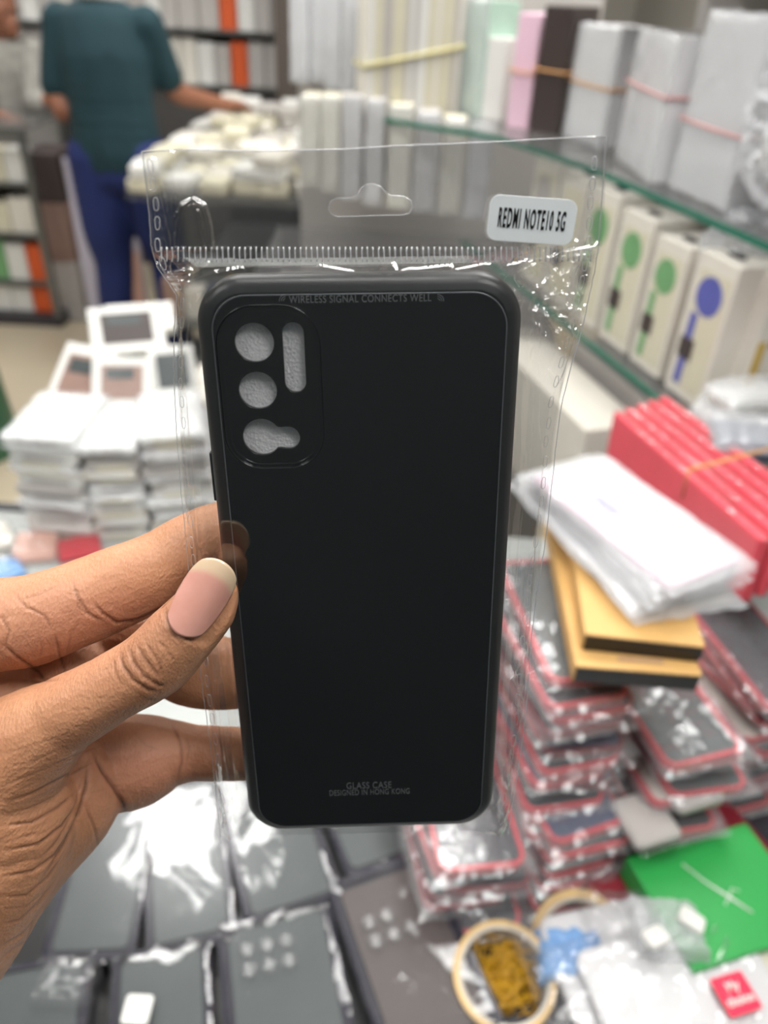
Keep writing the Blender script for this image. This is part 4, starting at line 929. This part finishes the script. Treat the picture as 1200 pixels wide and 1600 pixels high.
for j in range(2):
    for i in range(11):
        o = obj('goods_box', box(-.037, .037, 0, .09, 0, rs.uniform(.1, .2), .002), M[rs.choice(['dbrown', 'char', 'navy', 'grey', 'slate', 'brown', 'gold', 'black', 'white2'])]); o.location = (-.85+i*.08, 2.86, .1+j*.315); tag(o, 'small dark box inside the back counter, seen through the bag header', 'box', 'boxes inside the back counter')
o = obj('counter_shelf', box(-.90, .06, 2.8, 4.25, .40, .415), M['metal']); tag(o, 'metal shelf board inside the back counter', 'shelf')
# wall shelving with boxes
t = thing('wall_shelving', 'grey wall shelving full of boxes behind the back counter', 'shelving', (0, 0, 0))
for z in (1.0, 1.26, 1.52, 1.78): obj('shelf_board', box(-3.2, .2, 4.75, 5.1, z-.015, z), M['metal'], t)
obj('back_panel', box(-3.2, .2, 5.1, 5.12, 0, 2.1), M['grey'], t)
obj('lower_doors', box(-3.2, .2, 4.78, 5.1, 0, .98), M['dwall'], t)
rs = random.Random(41)
for lv, z in enumerate((1.0, 1.26, 1.52)):
    x = -3.1
    while x < .1:
        w = rs.choice([.085, .095, .11]); h = rs.uniform(.19, .235); c = rs.choice(['white', 'grey', 'grey', 'white2', 'lav', 'grey', 'white'])
        if lv == 0 and -1.0 < x < -.8: c = ['orange', 'grey', 'red'][int((x+1.0)/.07) % 3]
        if lv == 1 and (-1.1 < x < -.95): c = 'orange'
        if lv == 2 and rs.random() < .5: c = rs.choice(['yg', 'cream', 'white', 'lgreen'])
        o = obj('stock_box', box(-w/2+.004, w/2-.004, 0, .2, 0, h, .003), M[c]); o.location = (x+w/2, 4.8, z)
        tag(o, '%s box on the %s wall shelf behind the back counter' % ({'white': 'white', 'grey': 'grey', 'white2': 'off-white', 'lav': 'lavender', 'orange': 'orange', 'red': 'red', 'yg': 'yellow green', 'cream': 'cream', 'lgreen': 'green'}[c], ['lowest', 'middle', 'upper'][lv]), 'box', 'boxes on the wall shelves'); x += w
# dark brown pillar
a = PZ(412, 134, .98); b_ = PZ(462, 134, .98)
o = obj('trim_1', box(-.66, -.42, 4.42, 4.62, 0, CEIL-.002), mat('dark_brown_panel', (74, 66, 60), .5)); o['kind'] = 'structure'
# white pouches hanging between pillar and cards
rs = random.Random(51)
HP = [(468, 128, 1.30, 26), (496, 128, 1.30, 24), (520, 140, 1.30, 26), (546, 160, 1.30, 24), (575, 178, 1.30, 20)]
for k, (px, py, z, wp) in enumerate(HP):
    bundle((px-wp/2, py), (px+wp/2, py+2), PD(px, py, 1.70).z, (px, -25), .07, rs.choice(['pile', 'white2']), 'white wrapped pouch, %s from the left in the upper hanging row' % ['first', 'second', 'third', 'fourth', 'fifth'][k], 'pouch', None, name='hanging_pouch', grp='upper hanging pouches')
for k, (px, py, z, wp) in enumerate([(486, 290, 1.05, 28), (516, 300, 1.05, 28), (548, 310, 1.05, 30), (582, 320, 1.05, 28), (620, 325, 1.05, 34), (660, 330, 1.05, 34), (700, 335, 1.05, 34), (740, 340, 1.05, 34)]):
    bundle((px-wp/2, py), (px+wp/2, py+2), PD(px, py, 1.66).z, (px, 150+max(0, px-560)*.25), .07, rs.choice(['pile', 'white2', 'grey', 'cream']), 'pale pouch, %s from the left in the lower row under the glass shelf' % ['first', 'second', 'third', 'fourth', 'fifth', 'sixth', 'seventh', 'eighth'][k], 'pouch', None, name='standing_pouch', grp='lower row of pouches')
o = obj('rear_shelf', box(-.30, .30, 1.36, 1.98, 1.005, 1.02), M['glass']); tag(o, 'glass shelf under the lower row of pale pouches', 'shelf')
o = obj('rear_cabinet', box(-.3, .36, 1.45, 2.0, 0, .9, .005), M['grey']); tag(o, 'grey floor cabinet beyond the near counter', 'cabinet')

# left glass cabinet with products
p = PZ(100, 510, 0); cx1, cy0 = p.x, p.y-.02
t = thing('display_cabinet', 'glass display cabinet with dark frame in front of the seated worker', 'cabinet', (cx1, cy0, 0))
H = .92; Wd = 1.2
obj('plinth', box(-Wd, 0, 0, .5, 0, .06), M['char'], t); obj('top_pane', box(-Wd, 0, 0, .5, H-.02, H), M['glass'], t)
for x in (-.03, -Wd): obj('post', box(x, x+.03, 0, .03, .06, H-.02), M['metal'], t)
obj('post', box(-.03, 0, .47, .5, .06, H-.02), M['metal'], t); obj('front_rail', box(-Wd, 0, -.002, .02, H-.04, H), M['metal'], t)
for z in (.22, .45, .68): obj('shelf_board', box(-Wd+.03, -.03, .02, .48, z-.012, z), M['metal'], t)
obj('back_panel', box(-Wd, 0, .49, .5, .06, H-.02), M['grey'], t)
rs = random.Random(61); cols = {'white': 'white', 'cream': 'cream', 'orange': 'orange', 'gold': 'gold', 'red': 'red', 'white2': 'off-white', 'lgreen': 'green', 'yg': 'yellow'}
for lv, z in enumerate((.061, .221, .451, .681)):
    x = cx1-.05
    while x > cx1-.75:
        w = rs.choice([.085, .1, .12] if lv < 3 else [.08, .09]); c = rs.choice(['white', 'cream', 'orange', 'gold', 'white', 'white2', 'red', 'lgreen'] if lv < 2 else ['white', 'white', 'white2', 'cream', 'gold'])
        h = rs.uniform(.11, .14) if lv < 1 else rs.uniform(.13, .19); o = obj('product_box', box(-w+.006, 0, 0, .12, 0, h, .003), M[c]); o.location = (x, cy0+.05, z)
        tag(o, '%s product box on the %s shelf of the left display cabinet' % (cols[c], ['lowest', 'second lowest', 'second highest', 'highest'][lv]), 'box', 'product boxes in the left cabinet'); x -= w
# poster board and grey cartons beside the cabinet
q = PZ(205, 510, 0); dq = ray(172, 420); q2 = CO+dq*(3.72/dq.y)
t = thing('poster_board', 'lavender white poster board standing behind the blue jeans', 'poster', (q2.x, 3.72, 0), .0)
obj('panel', box(-.14, .16, 0, .02, .0, .80, .004), M['lav'], t); obj('printed_figure', box(.04, .15, -.002, 0, .05, .40, .001), M['salmon'], t); obj('printed_spot', box(-.04, .05, -.002, 0, .46, .54, .001), M['slate'], t)
for k, (x, z0, h, c, nm) in enumerate(((q2.x-.28, 0, .30, 'grey', 'lowest'), (q2.x-.28, .30, .28, 'brown', 'middle'), (q2.x-.28, .58, .22, 'dbrown', 'topmost'))):
    o = obj('carton', box(-.08, .08, 0, .25, 0, h-.002, .004), M[c]); o.location = (x, 3.8, z0); tag(o, 'carton between the left cabinet and the poster, %s of three' % nm, 'carton', 'cartons beside the left cabinet')
o = obj('green_stool', lathe([(.13, 0), (.15, .0), (.12, .42), (.0001, .43), (.0001, .40), (.10, .39)]), mat('green_stool_plastic', (50, 92, 66), .4)); o.location = PZ(-30, 700, .0); tag(o, 'green plastic stool cut off by the left edge', 'stool')

# ------------------------------------------------------------------ people
def V(x, y, z): return Vector((x, y, z))
mx, my = -1.13, 3.3
# standing man seen from behind, feet to head; he faces away, leaning a little to the counter
leg = lambda s, dx, dy: [(V(mx+s*.09, my, .90), (.10, .105, .09)), (V(mx+s*.10+dx*.5, my+dy*.5, .62), .088), (V(mx+s*.10+dx, my+dy, .48), .066), (V(mx+s*.11+dx, my+dy-.02, .30), .060), (V(mx+s*.11+dx, my+dy, .09), .042)]
foot = lambda s, dx, dy: [(V(mx+s*.11+dx, my+dy-.03, .05), .042), (V(mx+s*.12+dx, my+dy+.14, .035), .034)]
L1, L2 = leg(-1, .02, -.02), leg(1, .04, .03)
torso = [(V(mx, my, .92), (.165, .12, .10)), (V(mx-.005, my+.01, 1.08), (.155, .11, .1)), (V(mx-.01, my+.03, 1.24), (.165, .12, .1)), (V(mx-.01, my+.05, 1.35), (.155, .10, .07))]
armL = [(V(mx-.165, my+.05, 1.35), .052), (V(mx-.215, my+.03, 1.14), .045), (V(mx-.20, my+.02, 1.05), .042), (V(mx-.26, my+.20, 1.06), .032), (V(mx-.30, my+.30, 1.08), .028)]
armR = [(V(mx+.155, my+.05, 1.35), .052), (V(mx+.20, my+.10, 1.18), .045), (V(mx+.225, my+.15, 1.12), .043), (V(mx+.32, my+.26, 1.08), .034), (V(mx+.39, my+.33, 1.06), .027)]
def hand_ch(a, d, s):   # palm and five fingers
    d = d.normalized(); u = d.cross(V(0, 0, 1)).normalized(); o = [[(a, .027), (a+d*.07, (.034, .034, .018))]]
    for i in range(4): o.append([(a+d*.07+u*(.021-.014*i), .010), (a+d*(.115+.008*(i in (1, 2)))+u*(.024-.016*i)-V(0, 0, .012), .008), (a+d*(.14+.01*(i in (1, 2)))+u*(.024-.016*i)-V(0, 0, .03), .007)])
    o.append([(a+d*.02+u*.025*s, .013), (a+d*.06+u*.05*s-V(0, 0, .01), .009), (a+d*.085+u*.055*s-V(0, 0, .02), .008)]); return o
hl1, hr1 = hand_ch(armL[-1][0], V(-.2, 1, 0), 1), hand_ch(armR[-1][0], V(.5, 1, -.1), -1)
head = lambda c, f: [[(c, (.078, .095, .10)), (c+V(0, 0, .03)-f*.01, (.08, .098, .09))], [(c+f*.05-V(0, 0, .06), .045), (c+f*.065-V(0, 0, .085), .030)], [(c+f*.09-V(0, 0, .01), .012), (c+f*.112-V(0, 0, .03), .014)], [(c+f.cross(V(0, 0, 1))*.08-V(0, 0, .02), (.012, .02, .03))], [(c-f.cross(V(0, 0, 1))*.08-V(0, 0, .02), (.012, .02, .03))]]
hc = V(mx-.02, my+.09, 1.60)
ch = [torso, L1, L2, foot(-1, .02, -.02), foot(1, .04, .03), armL, armR, [(V(mx-.01, my+.06, 1.38), .06), (hc-V(0, 0, .08), .055)]]+hl1+hr1+head(hc, V(0, 1, -.1).normalized())
man = obj('person', body(ch, .011, 3, .3, sub=2), M['skinb'], None, True); tag(man, 'person in dark teal polo shirt and blue jeans, back turned, at the back counter', 'person')
gr = lambda c, g: [(p_, tuple(a+g for a in r_) if isinstance(r_, tuple) else r_+g) for p_, r_ in c]
pol = [gr(torso, .015), [(V(mx, my, .88), (.178, .135, .07)), (V(mx-.01, my, .96), (.172, .13, .08))], gr(armL[:2], .016), gr(armR[:2], .016)]
obj('polo_shirt', body(pol, .011, 4, .3, sub=2), M['teal'], man, True)
obj('jeans', body([gr(L1, .016), gr(L2, .016), [(V(mx, my, .90), (.18, .13, .09)), (V(mx, my, .84), (.175, .13, .09))]], .011, 3, .3, sub=2), M['jeans'], man, True)
bm = bmesh.new(); tube(bm, [(mx-.01+.075*math.cos(a), my+.06+.07*math.sin(a), 1.425-.01*math.sin(a)) for a in [2*math.pi*i/20 for i in range(20)]], .012, 6, True); obj('collar', bm, M['grey'], man, True, 'grey trimmed collar')
obj('hair', body([[(hc+V(0, -.02, .03), (.086, .098, .092)), (hc+V(0, -.03, -.02), (.083, .08, .07))]], .01, 2, .3, sub=2), M['hair'], man, True)
obj('shoe', body([gr(foot(-1, .02, -.02), .01)], .01, 2, .3, sub=2), M['black'], man, True); obj('shoe', body([gr(foot(1, .04, .03), .01)], .01, 2, .3, sub=2), M['black'], man, True)
# worker behind the left cabinet, head bent to the right
w0 = PD(22, 150, 3.9); wx, wy = w0.x-.02, w0.y
tor = [(V(wx, wy, .90), (.15, .12, .1)), (V(wx, wy, 1.05), (.16, .12, .1)), (V(wx+.02, wy-.02, 1.22), (.18, .12, .09)), (V(wx+.03, wy-.03, 1.30), (.17, .1, .06))]
wl = [[(V(wx-.09, wy, .86), .1), (V(wx-.10, wy-.02, .5), .07), (V(wx-.10, wy, .08), .045)], [(V(wx+.09, wy, .86), .1), (V(wx+.10, wy-.02, .5), .07), (V(wx+.10, wy, .08), .045)], [(V(wx-.1, wy, .05), .04), (V(wx-.1, wy-.14, .035), .034)], [(V(wx+.1, wy, .05), .04), (V(wx+.1, wy-.14, .035), .034)]]
aR = [(V(wx+.18, wy-.03, 1.29), .06), (V(wx+.20, wy-.12, 1.12), .048), (V(wx+.20, wy-.16, 1.07), .042), (V(wx+.34, wy-.24, 1.10), .033), (V(wx+.42, wy-.28, 1.11), .027)]
aL = [(V(wx-.13, wy-.03, 1.29), .06), (V(wx-.18, wy-.14, 1.10), .046), (V(wx-.14, wy-.22, 1.05), .04), (V(wx+.0, wy-.30, 1.03), .032), (V(wx+.08, wy-.33, 1.02), .027)]
f_ = V(.75, -.5, -.35).normalized(); hw = V(wx+.09, wy-.08, 1.50)
ch = [tor, aR, aL, [(V(wx+.03, wy-.03, 1.33), .055), (hw-V(0.02, 0, .08), .052)]]+wl+head(hw, f_)+hand_ch(aR[-1][0], V(1, -.4, 0), 1)+hand_ch(aL[-1][0], V(1, -.2, -.1), 1)
wk = obj('person', body(ch, .011, 3, .3, sub=2), M['skinb'], None, True); tag(wk, 'person in a grey patterned shirt bending over the left display cabinet', 'person')
obj('shirt', body([gr(tor, .016), gr(aR[:4], .017)[:3]+[(aR[2][0]+V(.07, -.04, .01), .05)], gr(aL[:3], .02)], .011, 3, .3, sub=2), M['shirt'], wk, True)
obj('trousers', body([gr(wl[0], .014), gr(wl[1], .014), [(V(wx, wy, .88), (.165, .13, .09))]], .012, 2, .3, sub=2), M['char'], wk, True)
obj('hair', body([[(hw+V(0, 0, .035)-f_*.02, (.086, .098, .086)), (hw-f_*.05, (.07, .075, .07))]], .01, 2, .3, sub=2), M['hair'], wk, True)
for s in (-1, 1):
    bm = bmesh.new(); bmesh.ops.create_uvsphere(bm, u_segments=10, v_segments=8, radius=.011, matrix=Matrix.Translation(hw+f_*.082+f_.cross(V(0, 0, 1)).normalized()*.03*s+V(0, 0, .012))); obj('eye', bm, M['hair'], wk, True)

wk.scale = (.89, .89, .89); wk.location = (.11*wx, .11*wy, 0)
